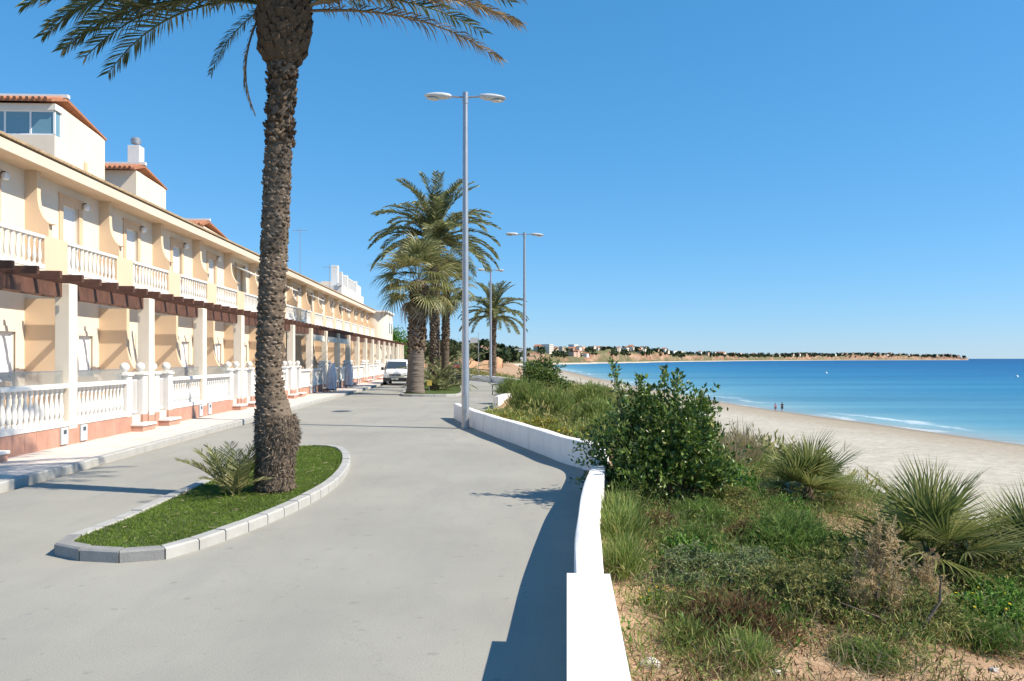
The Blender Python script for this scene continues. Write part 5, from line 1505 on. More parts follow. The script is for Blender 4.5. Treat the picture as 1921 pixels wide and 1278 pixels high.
# the big glossy bush at the bend of the wall
fo, st = shrub_meshes(300, 1.0, 1.68, 1500, 13, 0.085, 0.038, L_gloss, 'leaf', 0.35, 0.1, 150, 0.75, stems=60)
big = plant("glossy_bush", 2.12, 10.9, "big dark glossy-leaved bush overhanging the bend of the white wall", fo, st)
for (ox, oy, h, sd) in ((-0.72, 0.1, 2.0, 5), (0.05, 0.2, 1.90, 6), (0.22, 0.15, 1.85, 9), (-0.35, 0.0, 1.78, 7), (0.62, 0.1, 1.45, 8)):
    r = np.random.default_rng(sd)
    n = 170
    t = r.random(n)
    P = np.stack([ox * (0.75 + 0.25 * t) + r.normal(0, 0.075, n) * (1.15 - t), oy + r.normal(0, 0.075, n), 1.25 + (h - 1.25) * t], 1)
    d = unit(np.stack([r.normal(0, 0.7, n), r.normal(0, 0.7, n), np.full(n, 0.75)], 1))
    V, A, B = leaf_arrays(P, d, r.uniform(0.05, 0.1, n), r.uniform(0.025, 0.045, n), r)
    tag(place("sprig", np_mesh("sprig", V, [A, B], L_gloss), big), kind="stuff")
    G().tube([(ox * 0.4, oy, 0.8), (ox * 0.8, oy, 1.3), (ox, oy, h - 0.06)], [0.012, 0.009, 0.004], 4).obj("sprig_stem", twig_m, big)
# low branch hanging over the wall
r = np.random.default_rng(77)
P = np.stack([r.normal(-0.92, 0.14, 420), r.normal(0.25, 0.18, 420), r.normal(0.78, 0.14, 420)], 1)
V, A, B = leaf_arrays(P, unit(r.normal(size=(420, 3)) + np.array([-0.3, 0, 0.2])), r.uniform(0.05, 0.095, 420), r.uniform(0.025, 0.042, 420), r)
tag(place("low_branch", np_mesh("low_branch", V, [A, B], L_gloss), big), kind="stuff")
G().tube([(-0.1, 0, 0.4), (-0.5, 0.1, 0.7), (-0.95, 0.25, 0.8)], [0.016, 0.011, 0.005], 4).obj("low_branch_stem", twig_m, big)

# fan palms
fan_palm_shrub((4.50, 8.4, terr(4.5, 8.4) + 0.05), "large low fan palm with stiff radiating leaves, foremost on the bank", 3, 1.0, 15)
fan_palm_shrub((4.62, 12.2, terr(4.62, 12.2)), "smaller fan palm against the beach sand, between the glossy bush and the large one", 8, 0.92, 16)
fan_palm_shrub((5.95, 9.0, terr(5.95, 9.0)), "fan palm cut off by the picture's edge, beside the large fan palm", 14, 0.85, 12)

K = {}
K['feather'] = [shrub_meshes(310 + k, 0.62, 0.62, 520, 28, 0.075, 0.006, L_feather, 'blade', 0.5, 0.25, 0, 0.55, 0.2, 18) for k in range(3)]
K['olive'] = [shrub_meshes(320 + k, 0.55, 0.48, 340, 24, 0.045, 0.010, L_olive, 'blade', 0.4, 0.3, 60, 0.7, 0.2, 18) for k in range(3)]
K['red'] = [shrub_meshes(330 + k, 0.55, 0.45, 420, 24, 0.065, 0.006, L_red, 'blade', 0.9, 0.2, 0, 0.5, 0.1, 18) for k in range(3)]
K['grey'] = [shrub_meshes(340 + k, 0.5, 0.42, 360, 26, 0.035, 0.009, L_grey, 'blade', 0.4, 0.3, 50, 0.75, 0.2, 18) for k in range(3)]
K['leafy'] = [shrub_meshes(350 + k, 0.5, 0.32, 240, 20, 0.045, 0.024, L_leafy, 'leaf', 0.4, 0.2, 0, 0.8, 0.2, 14) for k in range(2)]
K['grass'] = [shrub_meshes(360 + k, 0.36, 0.62, 330, 5, 0.34, 0.007, L_grass, 'blade', 1.2, 0.0, 0, 0.28, 0.5, 2) for k in range(3)]
K['straw'] = [shrub_meshes(370 + k, 0.4, 0.62, 300, 5, 0.32, 0.006, L_straw, 'blade', 1.0, 0.0, 0, 0.30, 0.5, 2) for k in range(2)]
K['wispy'] = [shrub_meshes(380 + k, 0.9, 1.05, 520, 18, 0.16, 0.012, L_grass, 'blade', 0.9, 0.2, 0, 0.4, 0.3, 20) for k in range(3)]
K['yel'] = [shrub_meshes(390 + k, 0.7, 0.32, 300, 20, 0.06, 0.022, L_yelgrn, 'blade', 0.8, 0.2, 0, 0.6, 0.1, 8) for k in range(2)]
K['round'] = [shrub_meshes(395, 1.35, 1.65, 900, 14, 0.12, 0.06, L_gloss, 'leaf', 0.3, 0.1, 130, 0.8, stems=30)]
K['plume'] = [shrub_meshes(398 + k, 0.26, 0.95, 210, 20, 0.06, 0.007, L_tan, 'blade', 0.5, 0.1, 40, 0.95, 0.3, 5) for k in range(2)]
BANK = "shrubs on the bank behind the wall"
def P_(kind, v, x, y, label, s=1.0, h=1.0, name=None, extra=()):
    fo, st = K[kind][v % len(K[kind])]
    return plant(name or {'feather': 'feathery_shrub', 'olive': 'scrub_bush', 'red': 'russet_shrub', 'grey': 'grey_green_shrub', 'leafy': 'leafy_plant', 'grass': 'grass_tussock', 'straw': 'dry_tussock', 'wispy': 'wispy_shrub', 'yel': 'flowering_succulent', 'round': 'round_bush', 'plume': 'dry_plume_plant'}[kind],
                 x, y, label, fo, st, random.uniform(0, 6.28), (s, s, s * h), "plant" if kind in ('leafy', 'grass', 'straw', 'yel', 'plume') else "shrub", BANK, extra=extra)
P_('feather', 0, 3.05, 8.7, "bright green feathery shrub in the middle of the bank, left of the large fan palm", 1.0, 0.95)
P_('feather', 1, 2.35, 9.7, "green feathery shrub just in front of the glossy bush", 0.85, 0.8)
P_('feather', 2, 3.55, 9.9, "pale feathery shrub behind the bright green one, below the smaller fan palm", 0.85, 0.75)
P_('red', 0, 1.72, 9.3, "dull russet shrub between the wall grass and the green feathery shrub", 0.8, 0.7)
P_('red', 1, 1.68, 5.95, "dark russet shrub low in the foreground beside the bare sand", 1.0, 0.85)
P_('red', 2, 2.45, 8.0, "small rusty shrub with orange tips in front of the feathery shrubs", 0.6, 0.8)
P_('grass', 0, 1.12, 8.0, "tall green grass tussock leaning against the rough white wall", 0.9, 0.8)
P_('grass', 1, 1.22, 8.9, "grass tussock by the wall just below the glossy bush", 0.9, 0.8)
P_('grass', 2, 1.02, 7.1, "bright grass tussock at the joint of the wall and its end block", 0.8, 0.75)
P_('grey', 0, 1.62, 7.1, "grey-green shrub near the wall, behind the foremost russet shrub", 1.0, 0.85)
P_('grey', 1, 2.25, 7.3, "grey-green shrub in the centre foreground with dry tips", 1.0, 0.85)
P_('olive', 0, 2.45, 6.6, "dark olive scrub casting deep shade over the bare sand", 1.05, 0.85)
P_('olive', 1, 2.95, 7.3, "olive scrub at the foot of the dry tan plume", 0.95, 0.8)
P_('olive', 2, 3.35, 6.55, "twiggy olive scrub right of the dry plume, above the bare sand", 0.95, 0.8)
P_('plume', 0, 3.05, 6.55, "tall dry tan feathery plume standing before the large fan palm", 1.0, 0.95)
P_('plume', 1, 3.72, 7.0, "shorter dry tan plume right of the tall one", 0.8, 0.75)
P_('leafy', 0, 4.25, 7.05, "fresh green leafy patch with yellow flowers under the large fan palm", 1.1, 0.75, extra=(("flowers", flowers_mesh(1, 0.5, 0.32, 26)),))
P_('leafy', 1, 4.7, 7.6, "green leafy patch at the picture's edge below the fan palms", 1.0, 0.9)
P_('leafy', 0, 1.25, 6.55, "small leafy plant with yellow flowers beside the end block", 0.5, 0.9, extra=(("flowers", flowers_mesh(2, 0.5, 0.34, 22, 0.05)),))
P_('feather', 1, 2.62, 5.75, "low green feathery plant at the bottom edge between two sandy patches", 0.55, 0.55)
P_('olive', 1, 5.2, 8.5, "dark scrub under the drooping leaves right of the large fan palm", 1.2, 1.1)
P_('leafy', 1, 3.35, 12.0, "leafy shrub right behind the big glossy bush", 1.15, 1.7)
P_('leafy', 0, 3.9, 11.2, "light leafy plant below the smaller fan palm", 0.9, 1.2)
P_('straw', 0, 4.45, 15.3, "dry reddish grass tussock against the sand behind the glossy bush", 1.3, 1.0)
P_('straw', 1, 3.9, 14.2, "dry straw tussock beside the glossy bush", 1.1, 0.9)
P_('straw', 0, 4.9, 8.9, "bleached straw tussock hanging right of the large fan palm", 1.0, 0.8)
P_('grass', 1, 1.25, 5.6, "thin grass tuft at the very bottom beside the end block", 0.55, 0.6)
P_('grass', 2, 1.55, 5.2, "olive grass tuft at the bottom edge in front of the russet shrub", 0.7, 0.6)
P_('leafy', 1, 1.75, 7.9, "rounded mid-green shrub between the wall grass and the grey-green shrubs", 0.9, 1.1)
P_('leafy', 0, 2.75, 6.95, "mid-green leafy shrub left of the tall dry plume", 0.8, 1.1)
P_('leafy', 1, 2.1, 6.35, "low leafy shrub right of the foremost russet shrub", 0.7, 1.0)
P_('feather', 2, 2.0, 8.6, "fine green shrub behind the grey-green shrubs near the wall", 0.8, 0.75)
P_('olive', 2, 1.45, 6.2, "small olive scrub left of the foremost russet shrub", 0.6, 0.85)
P_('olive', 0, 3.5, 8.0, "olive scrub between the bright feathery shrub and the large fan palm", 0.9, 0.9)
P_('leafy', 0, 3.75, 9.0, "leafy shrub left of the large fan palm, behind the tall plume", 0.9, 1.1)
P_('feather', 0, 3.9, 6.45, "fine green shrub above the sandy patch, right of the dead branch", 0.65, 0.65)
P_('olive', 1, 2.9, 10.6, "olive scrub at the right foot of the big glossy bush", 0.9, 0.9)
P_('red', 0, 2.75, 9.1, "russet shrub behind the bright feathery shrub", 0.7, 0.9)
# bank beyond the bend, above the wall
P_('yel', 0, 1.45, 17.2, "yellow-green flowering clump just behind the shaded wall face", 1.0, 0.9, extra=(("flowers", flowers_mesh(3, 0.66, 0.33, 40, 0.06)),))
P_('yel', 1, 0.75, 19.8, "yellow-tipped low plant behind the middle of the shaded wall", 1.0, 0.9, extra=(("flowers", flowers_mesh(4, 0.66, 0.33, 40, 0.06)),))
P_('yel', 0, 0.02, 22.4, "low yellow-green plant by the wall next to the near lamp post", 1.0, 0.9)
P_('yel', 1, -0.8, 25.3, "green succulent clump at the rounded end of the wall", 0.9, 1.0)
P_('wispy', 0, 1.3, 24.5, "tall wispy green shrub, middle of the bank beyond the bend", 1.1, 1.15)
P_('wispy', 1, 2.3, 21.5, "wispy pale green shrub left of the big glossy bush", 1.0, 1.0)
P_('wispy', 2, 0.6, 29.5, "wispy shrub below the round dark bush", 1.2, 1.2)
P_('wispy', 0, 2.9, 27.0, "grey-green wispy shrub on the skyline beside the sea", 1.2, 1.0)
P_('wispy', 1, 2.2, 17.6, "olive wispy shrub behind the overhanging branch of the glossy bush", 0.85, 0.85)
P_('wispy', 2, 3.4, 33.0, "far wispy shrub right of the round dark bush", 1.3, 0.9)
P_('round', 0, 1.62, 41.5, "round dark green bush in front of the second lamp post", 1.05, 1.0)
P_('wispy', 1, 0.0, 34.5, "green shrub at the gap in the wall, under the round bush", 1.0, 0.9)
P_('wispy', 2, 4.4, 30.0, "low wispy shrub at the edge of the bank over the beach", 1.1, 0.7)
# ground cover nobody could count
def cover(name, mat, n, per, ylo, yhi, ll, lw, seed, label, dlo=0.32, dhi=6.0, bare=(), kind='blade', rad=0.13, patch=0.0, zs=0.35):
    r = np.random.default_rng(seed)
    C = []
    while len(C) < n:
        y = ylo + (yhi - ylo) * r.random() ** 1.25
        x = wallx(y) + dlo + (dhi - dlo) * r.random()
        if y < 2 or abs(x / y) > 0.9: continue
        if any((x - bx) ** 2 / ra ** 2 + (y - by) ** 2 / rb ** 2 < 1 for bx, by, ra, rb in bare): continue
        if patch and math.sin(x * 2.1 + seed) * math.cos(y * 1.7 + seed * 0.7) + 0.5 * math.sin(x * 5 + y * 3 + seed) < patch - 0.6: continue
        C.append((x, y, terr(x, y)))
    C = np.repeat(np.array(C), per, 0)
    m = len(C)
    C[:, :2] += r.normal(0, rad, (m, 2))
    C[:, 2] += np.abs(r.normal(0, rad * zs, m))
    ok = C[:, 0] > np.interp(C[:, 1], [a for a, b in WALL], [b for a, b in WALL]) + 0.24 + 0.45 * ll
    C = C[ok]; m = len(C)
    d = unit(r.normal(0, 0.6, (m, 3)) + np.array([0, 0, 0.9]))
    ln, wd = r.uniform(0.5, 1.2, m) * ll, r.uniform(0.7, 1.2, m) * lw
    V, A, B = (leaf_arrays(C, d, ln, wd, r) if kind == 'leaf' else blades_arrays(C, ln, wd, d, 0.35, r))
    o = place(name, np_mesh(name, V, [A, B], mat))
    return tag(o, label, "ground cover", None, "stuff")
BARE = [(2.15, 5.35, 0.62, 0.55), (3.75, 5.75, 0.75, 0.5), (0.95, 5.9, 0.25, 0.5), (1.0, 6.8, 0.28, 0.28), (3.0, 4.9, 0.9, 0.5), (2.95, 7.85, 0.25, 0.2)]
cover("undergrowth", L_olive, 1000, 46, 5.2, 16, 0.07, 0.008, 1, "olive undergrowth between the shrubs on the bank", bare=BARE, patch=0.1, rad=0.17, zs=0.8)
cover("undergrowth", L_feather, 800, 44, 5.4, 16, 0.09, 0.007, 12, "fine green undergrowth between the shrubs on the bank", bare=BARE, patch=0.2, rad=0.17, zs=1.0)
cover("undergrowth", L_grass, 650, 24, 4.6, 16, 0.17, 0.007, 2, "green grassy undergrowth between the shrubs on the bank", bare=BARE, patch=0.2, zs=0.5)
cover("undergrowth", L_red, 550, 30, 4.3, 14, 0.08, 0.007, 3, "brown dead undergrowth on the sandy bank", bare=BARE[:1], patch=0.4, zs=0.8)
cover("undergrowth", L_straw, 480, 18, 4.2, 15, 0.15, 0.005, 4, "straw-coloured dry stalks on the sandy bank", patch=0.2, zs=0.9)
cover("undergrowth", L_leafy, 480, 22, 5.5, 15, 0.05, 0.026, 5, "leafy green weeds on the bank", bare=BARE, kind='leaf', patch=0.5, zs=0.6)
cover("undergrowth", L_yelgrn, 1000, 20, 14, 45, 0.12, 0.02, 6, "yellow-green low cover on the bank beyond the bend", dlo=0.5, dhi=5.5)
cover("undergrowth", L_grass, 1500, 24, 15, 60, 0.30, 0.014, 7, "tall grass on the bank beyond the bend", dlo=0.7, dhi=6.5, zs=0.8)
cover("undergrowth", L_olive, 1400, 24, 17, 130, 0.30, 0.04, 8, "scrub on the far bank above the beach", dlo=1.4, dhi=9, rad=0.35, zs=0.6)
cover("leaf_litter", L_red, 500, 8, 4.0, 9, 0.05, 0.012, 9, "dry leaf litter lying on the sandy soil", rad=0.2)
rock = M_plain("pale_stone", (0.62, 0.58, 0.53), 0.9, 0.15, 20, 0.5, 60, coord='Object')
def stone(x, y, s, label, seed):
    r = np.random.default_rng(seed); g = G()
    vs, fs = [], []
    for i in range(7):
        ph = math.pi * i / 6
        for k in range(10):
            a = 2 * math.pi * k / 10; q = s * (1 + r.normal(0, 0.10))
            vs.append((q * math.sin(ph) * math.cos(a) * 1.2, q * math.sin(ph) * math.sin(a), q * 0.75 * math.cos(ph)))
    for i in range(6):
        for k in range(10): fs.append((i * 10 + k, (i + 1) * 10 + k, (i + 1) * 10 + (k + 1) % 10, i * 10 + (k + 1) % 10))
    g.add(vs, fs)
    tag(g.obj("stone", rock, None, (x, y, terr(x, y) + s * 0.35)), label, "stone", "stones lying on the sandy soil")
stone(0.90, 5.08, 0.055, "white stone on the soil beside the end block of the wall", 1)
stone(1.78, 5.28, 0.035, "small pale stone at the edge of the bare sand", 2)
stone(3.55, 5.75, 0.03, "tiny stone on the sandy patch under the leafy plants", 3)
# dead branch in the foreground scrub
e = empty("dead_branch", (3.05, 6.2, terr(3.05, 6.2)), 0, "bare curved dead branch rising in the foreground scrub", "branch")
G().tube([(0, 0, 0), (0.22, 0, 0.10), (0.36, 0.02, 0.30), (0.37, 0.03, 0.5)], [0.02, 0.016, 0.012, 0.005], 6).obj("limb", twig_m, e, smooth=60)
G().tube([(0.05, 0, 0.03), (-0.12, 0.05, 0.16), (-0.4, 0.1, 0.26)], [0.014, 0.010, 0.004], 5).obj("twig", twig_m, e, smooth=60)

# dry bits lying on the turf, and the cover in the road
r = np.random.default_rng(404)
q = pts_in_poly(inset(resample(smooth_loop(near_island, 2), 0.12), 0.2), 260, r)
B = np.column_stack([q, np.full(len(q), 0.125)])
V, A, C_ = blades_arrays(B, r.uniform(0.04, 0.12, len(q)), r.uniform(0.005, 0.012, len(q)), unit(np.column_stack([r.normal(size=(len(q), 2)), r.normal(0, 0.12, len(q))])), 0.0, r)
tag(place("dry_clippings", np_mesh("dry_clippings", V, [A, C_], L_straw), i1), kind="stuff")
e = empty("manhole_cover", (-6.45, 29.6, 0.004), 0, "dark round cover set in the road near the pavement", "manhole cover")
G().lathe([(0.40, 0.0), (0.40, 0.006), (0.33, 0.006), (0.33, 0.002)], 28, caps=False).obj("rim", grey_metal, e)
mc = G().lathe([(0.33, 0.0), (0.325, 0.004)], 28).obj("lid", black_m, e)
# ------------------------------------------------------------------ far shore: headland, its trees and houses
def headland_mat():
    m, n, l, b = new_mat("headland_cliff")
    g_ = n.new("ShaderNodeNewGeometry")
    sp = n.new("ShaderNodeSeparateXYZ"); l.new(g_.outputs["Normal"], sp.inputs[0])
    n1 = noise_node(n, l, 0.02, 6, 0.65, 'World', (1, 1, 3))
    cl = ramp(n, [(0.3, (0.15, 0.095, 0.07)), (0.46, (0.31, 0.165, 0.11)), (0.56, (0.40, 0.27, 0.19)), (0.66, (0.12, 0.11, 0.07))])
    l.new(n1.outputs[0], cl.inputs[0])
    n2 = noise_node(n, l, 0.03, 5, 0.7, 'World')
    tp = ramp(n, [(0.35, (0.07, 0.085, 0.04)), (0.6, (0.15, 0.14, 0.075)), (0.75, (0.34, 0.25, 0.16))])
    l.new(n2.outputs[0], tp.inputs[0])
    ad = n.new("ShaderNodeMath"); ad.operation = 'MULTIPLY_ADD'; ad.inputs[1].default_value = 1.0; ad.inputs[2].default_value = -0.45
    l.new(n2.outputs[0], ad.inputs[0])
    a2 = n.new("ShaderNodeMath"); a2.operation = 'ADD'; l.new(sp.outputs[2], a2.inputs[0]); l.new(ad.outputs[0], a2.inputs[1])
    f = ramp(n, [(0.62, (0, 0, 0)), (0.82, (1, 1, 1))]); l.new(a2.outputs[0], f.inputs[0])
    c = mixc(n, l, f.outputs[0], cl.outputs[0], tp.outputs[0])
    pz = n.new("ShaderNodeSeparateXYZ"); l.new(g_.outputs["Position"], pz.inputs[0])
    mr = n.new("ShaderNodeMapRange"); mr.inputs["From Min"].default_value = -6.2; mr.inputs["From Max"].default_value = -4.5; mr.inputs["To Min"].default_value = 1; mr.inputs["To Max"].default_value = 0
    l.new(pz.outputs[2], mr.inputs["Value"])
    c = mixc(n, l, mr.outputs[0], c, (0.56, 0.49, 0.40))
    l.new(c, b.inputs["Base Color"]); b.inputs["Roughness"].default_value = 0.95; b.inputs["Specular IOR Level"].default_value = 0.1
    return m
HP = [(-260, 820), (-60, 1010), (40, 1190), (96, 1330), (200, 1560), (320, 1875), (560, 2450), (938, 3125), (1450, 3900), (2050, 4700), (2700, 5200), (3190, 5450)]
def hp(t):
    s = t * (len(HP) - 1); i = min(int(s), len(HP) - 2); f = s - i
    return Vector(HP[i]).lerp(Vector(HP[i + 1]), f)
rh = np.random.default_rng(50)
NS = 260
tops = []
ho = [0, 8, 20, 25, 33, 42, 160, 420, 700, 900]
V = []
ph = rh.uniform(0, 6.28, 8)
for i in range(NS + 1):
    t = i / NS
    p = hp(t); q = (hp(min(1, t + 0.01)) - hp(max(0, t - 0.01))).normalized()
    nrm = Vector((-q.y, q.x))
    wob = 14 * math.sin(t * 43 + ph[0]) + 9 * math.sin(t * 97 + ph[1]) + 5 * math.sin(t * 211 + ph[2])
    taper = min(1.0, (1 - t) * 9 + 0.10)
    H = (20 + 5 * math.sin(t * 17 + ph[3]) + 3 * math.sin(t * 51 + ph[4]) + 10 * t) * min(1, 0.35 + (1 - t) * 22) - 7.6
    tops.append((t, H, wob, taper))
    zs = [-8.2, -6.9, -5.6, -3 + 2 * math.sin(t * 130), H * 0.62, H, H + 2, H + 3, H - 2, -8]
    for o, z in zip(ho, zs):
        c = p + nrm * (o * taper * (1 + 0.1 * math.sin(t * 160 + o)) + (wob if o > 10 else wob * 0.6) * (0.3 + 0.7 * taper))
        V.append((c.x, c.y, z + (rh.normal(0, 1.0) if 10 < o < 300 else 0)))
nd = len(ho)
i_, j_ = np.meshgrid(np.arange(NS), np.arange(nd - 1), indexing='ij')
a = (i_ * nd + j_).ravel()
tag(place("headland", np_mesh("headland", V, [np.stack([a, a + nd, a + nd + 1, a + 1], 1)], headland_mat())), kind="structure")

def on_head(t, o):
    p = hp(t); q = (hp(min(1, t + 0.01)) - hp(max(0, t - 0.01))).normalized()
    k = min(NS, int(t * NS)); _, H, wob, taper = tops[k]
    c = p + Vector((-q.y, q.x)) * (o * taper + wob * (0.3 + 0.7 * taper))
    z = H * 0.62 + (H * 0.38) * (o - 33) / 9 if o < 42 else H + 0.5
    return c.x, c.y, z, math.atan2(q.y, q.x)

L_fartree = M_leaf("far_tree_foliage", [(0.0, (0.020, 0.035, 0.016)), (0.5, (0.04, 0.06, 0.025)), (1.0, (0.085, 0.10, 0.045))], 0.8, 0.0, 0.1)
def tuft_trees(name, spots, label, seed):
    """far trees: each a knot of leafy facets, too far to tell apart"""
    r = np.random.default_rng(seed); B, LN, D = [], [], []
    for x, y, z, s in spots:
        k = 26
        az = r.uniform(0, 6.283, k); q = r.random(k) ** 0.5; hh = r.random(k)
        B.append(np.stack([x + s * 0.55 * q * np.cos(az), y + s * 0.55 * q * np.sin(az), z + s * (0.15 + 0.7 * hh)], 1))
        LN.append(np.full(k, s * 0.5)); D.append(r.normal(size=(k, 3)) + np.array([0, 0, 0.3]))
    B = np.vstack(B); LN = np.concatenate(LN); D = unit(np.vstack(D))
    V, A, C = leaf_arrays(B - D * LN[:, None] * 0.5, D, LN, LN * 0.8, r)
    return tag(place(name, np_mesh(name, V, [A, C], L_fartree)), label, "trees", None, "stuff")
spots = []
for _ in range(1500):
    t = rh.uniform(0.0, 0.995); o = rh.choice([rh.uniform(28, 44), rh.uniform(36, 60), rh.uniform(60, 300)])
    if 0.18 < t < 0.45 and rh.random() < 0.55: continue
    x, y, z, _a = on_head(t, o); spots.append((x, y, z - 1, rh.uniform(5, 10) * (0.9 + 0.8 * t)))
tuft_trees("far_woods", spots, "dark trees dotted along the top of the distant headland", 61)
spots = []
for _ in range(420):
    y = rh.uniform(330, 900); x = rh.uniform(-0.11, -0.004) * y + rh.uniform(-5, 5)
    spots.append((x, y, 0.0, rh.uniform(4, 8) * (0.7 + y / 1500)))
tuft_trees("coastal_wood", spots, "dark green wood along the coast beyond the far palm", 62)

fw = [M_plain("far_wall_%d" % k, c, 0.8, 0.06, 0.05, 0) for k, c in enumerate(((0.72, 0.70, 0.66), (0.62, 0.50, 0.38), (0.58, 0.38, 0.28), (0.70, 0.62, 0.52)))]
def far_house(t, o, w, d, h, mat, label, group, storeys=2, gable=True):
    x, y, z, an = on_head(t, o)
    e = empty("villa" if storeys < 4 else "apartment_block", (x, y, z - 2), an, label, "house" if storeys < 4 else "apartment block", group)
    G().box(-w / 2, w / 2, -d / 2, d / 2, 0, h + 2).obj("wall", mat, e)
    if gable: G().prism_xz([(-w / 2 - 0.4, h + 2), (w / 2 + 0.4, h + 2), (0, h + 2 + w * 0.18)], -d / 2 - 0.4, d / 2 + 0.4).obj("roof", rooftile_m, e)
    else: G().box(-w / 2 - 0.2, w / 2 + 0.2, -d / 2 - 0.2, d / 2 + 0.2, h + 2, h + 2.6).obj("roof", mat, e)
    if storeys >= 3:
        for s in range(storeys):
            nwin = max(3, int(w / 5))
            for k in range(nwin):
                x0 = -w / 2 + w * (k + 0.25) / nwin
                G().box(x0, x0 + w / nwin * 0.5, -d / 2 - 0.08, -d / 2 + 0.02, 2 + 0.8 + s * h / storeys, 2 + 0.8 + s * h / storeys + 1.7).obj("window", glass_dark, e)
    return e
for q, (t, o, w, d, h, m, lab) in enumerate((
        (0.262, 40, 22, 14, 14, 3, "cream apartment block lowest on the distant cliff, nearest the lamp post"),
        (0.283, 66, 34, 14, 15, 3, "long pale apartment block above the distant beach, largest of the group"),
        (0.318, 90, 40, 14, 14, 2, "terracotta apartment block on the skyline of the distant headland"),
        (0.345, 70, 26, 12, 11, 1, "ochre apartment block right of the long pale one on the headland"),
        (0.372, 80, 34, 12, 12, 0, "white apartment block on the distant headland, right end of the group"),
        (0.400, 52, 36, 12, 9, 2, "brick-red housing block on the headland slope above the beach"))):
    far_house(t, o, w, d, h, fw[m], lab, "apartment blocks on the distant headland", 4, False)
for q in range(64):
    t = 0.40 + 0.585 * (q + rh.uniform(0, 0.8)) / 64
    far_house(t, rh.uniform(36, 60), rh.uniform(12, 26), rh.uniform(8, 12), rh.uniform(6, 11), fw[int(rh.integers(0, 4))], "small villa among dark trees along the top of the distant headland", "small villas on the distant headland", 2, bool(rh.random() < 0.5))
for q in range(34):
    t = 0.255 + 0.26 * (q + rh.uniform(0, 0.8)) / 34
    far_house(t, rh.uniform(30, 70), rh.uniform(9, 20), rh.uniform(8, 12), rh.uniform(5, 9), fw[int(rh.integers(0, 4))], "small house on the reddish slope of the headland around the apartment blocks", "small houses around the headland apartment blocks", 2, bool(rh.random() < 0.4))
# white houses in the coastal wood
for q, (x, y, w, lab) in enumerate(((4.0, 640, 14, "white house above the coastal wood, just left of the second lamp post"), (-14, 760, 20, "long white house in the coastal wood behind the far palm"))):
    e = empty("villa", (x, y, 0), 0, lab, "house")
    G().box(-w / 2, w / 2, -5, 5, 0, 9.5 if q == 0 else 10.5).obj("wall", fw[0], e); G().box(-w / 2 - 0.4, w / 2 + 0.4, -5.4, 5.4, 9.5 if q == 0 else 10.5, 10 if q == 0 else 11.1).obj("roof", fw[3], e)
# earth bank where the road bends away
g = G(); vs, fs = [], []
for i in range(25):
    x = -26 + i * 1.0
    hgt = 1.5 + 0.5 * math.sin(i * 0.9) + 0.25 * math.sin(i * 2.3)
    for yy, zz in ((160, -0.1), (161.5, hgt * 0.6), (163, hgt), (170, hgt + 0.3), (176, -0.1)): vs.append((x, yy + 0.5 * math.sin(i), zz))
for i in range(24):
    for k in range(4): fs.append((i * 5 + k, (i + 1) * 5 + k, (i + 1) * 5 + k + 1, i * 5 + k + 1))
g.add(vs, fs)
tag(g.obj("earth_bank", M_plain("ochre_earth", (0.50, 0.29, 0.16), 0.95, 0.25, 0.8, 0.4, 4)), kind="structure")

# ------------------------------------------------------------------ trees behind the end of the row
def leafy_tree(x, y, h, rad, label, seed, mat):
    e = empty("tree", (x, y, -0.05), 0, label, "tree", "trees behind the end of the terrace")
    r = np.random.default_rng(seed)
    g = G(); g.tube([(0, 0, 0), (0.1, 0, h * 0.3), (0.0, 0.1, h * 0.6)], [0.2, 0.15, 0.08], 8)
    for k in range(7):
        a = k * 0.9; g.tube([(0.05, 0, h * (0.3 + 0.03 * k)), (rad * 0.5 * math.cos(a), rad * 0.5 * math.sin(a), h * (0.55 + 0.04 * k))], [0.09, 0.03], 5)
    g.obj("trunk", twig_m, e)
    cl = 46
    c = r.normal(size=(cl, 3)); c = unit(c) * (r.random((cl, 1)) ** 0.4); c = c * np.array([rad, rad, h * 0.33]) + np.array([0, 0, h * 0.66])
    P = np.repeat(c, 60, 0) + r.normal(0, 0.22, (cl * 60, 3)) * np.array([rad * 0.7, rad * 0.7, h * 0.25])
    V, A, B = leaf_arrays(P, unit(r.normal(size=P.shape)), r.uniform(0.16, 0.34, len(P)), r.uniform(0.1, 0.2, len(P)), r)
    place("crown", np_mesh("crown", V, [A, B], mat), e)
leafy_tree(-14.6, 99, 5.6, 2.2, "bushy green tree just past the van, behind the corner building", 91, L_leafy)
leafy_tree(-16.5, 116, 5.0, 3.0, "darker tree behind the bushy one beyond the row", 92, L_fartree)
leafy_tree(-11.6, 108, 4.6, 2.4, "low tree half hidden by the stout fan palm's trunk", 93, L_fartree)
leafy_tree(-8.2, 92, 4.4, 2.2, "dark tree behind the palm clumps, left of the near lamp post", 94, L_fartree)
leafy_tree(-9.2, 146, 5.0, 3.4, "far tree beside the red car", 95, L_fartree)

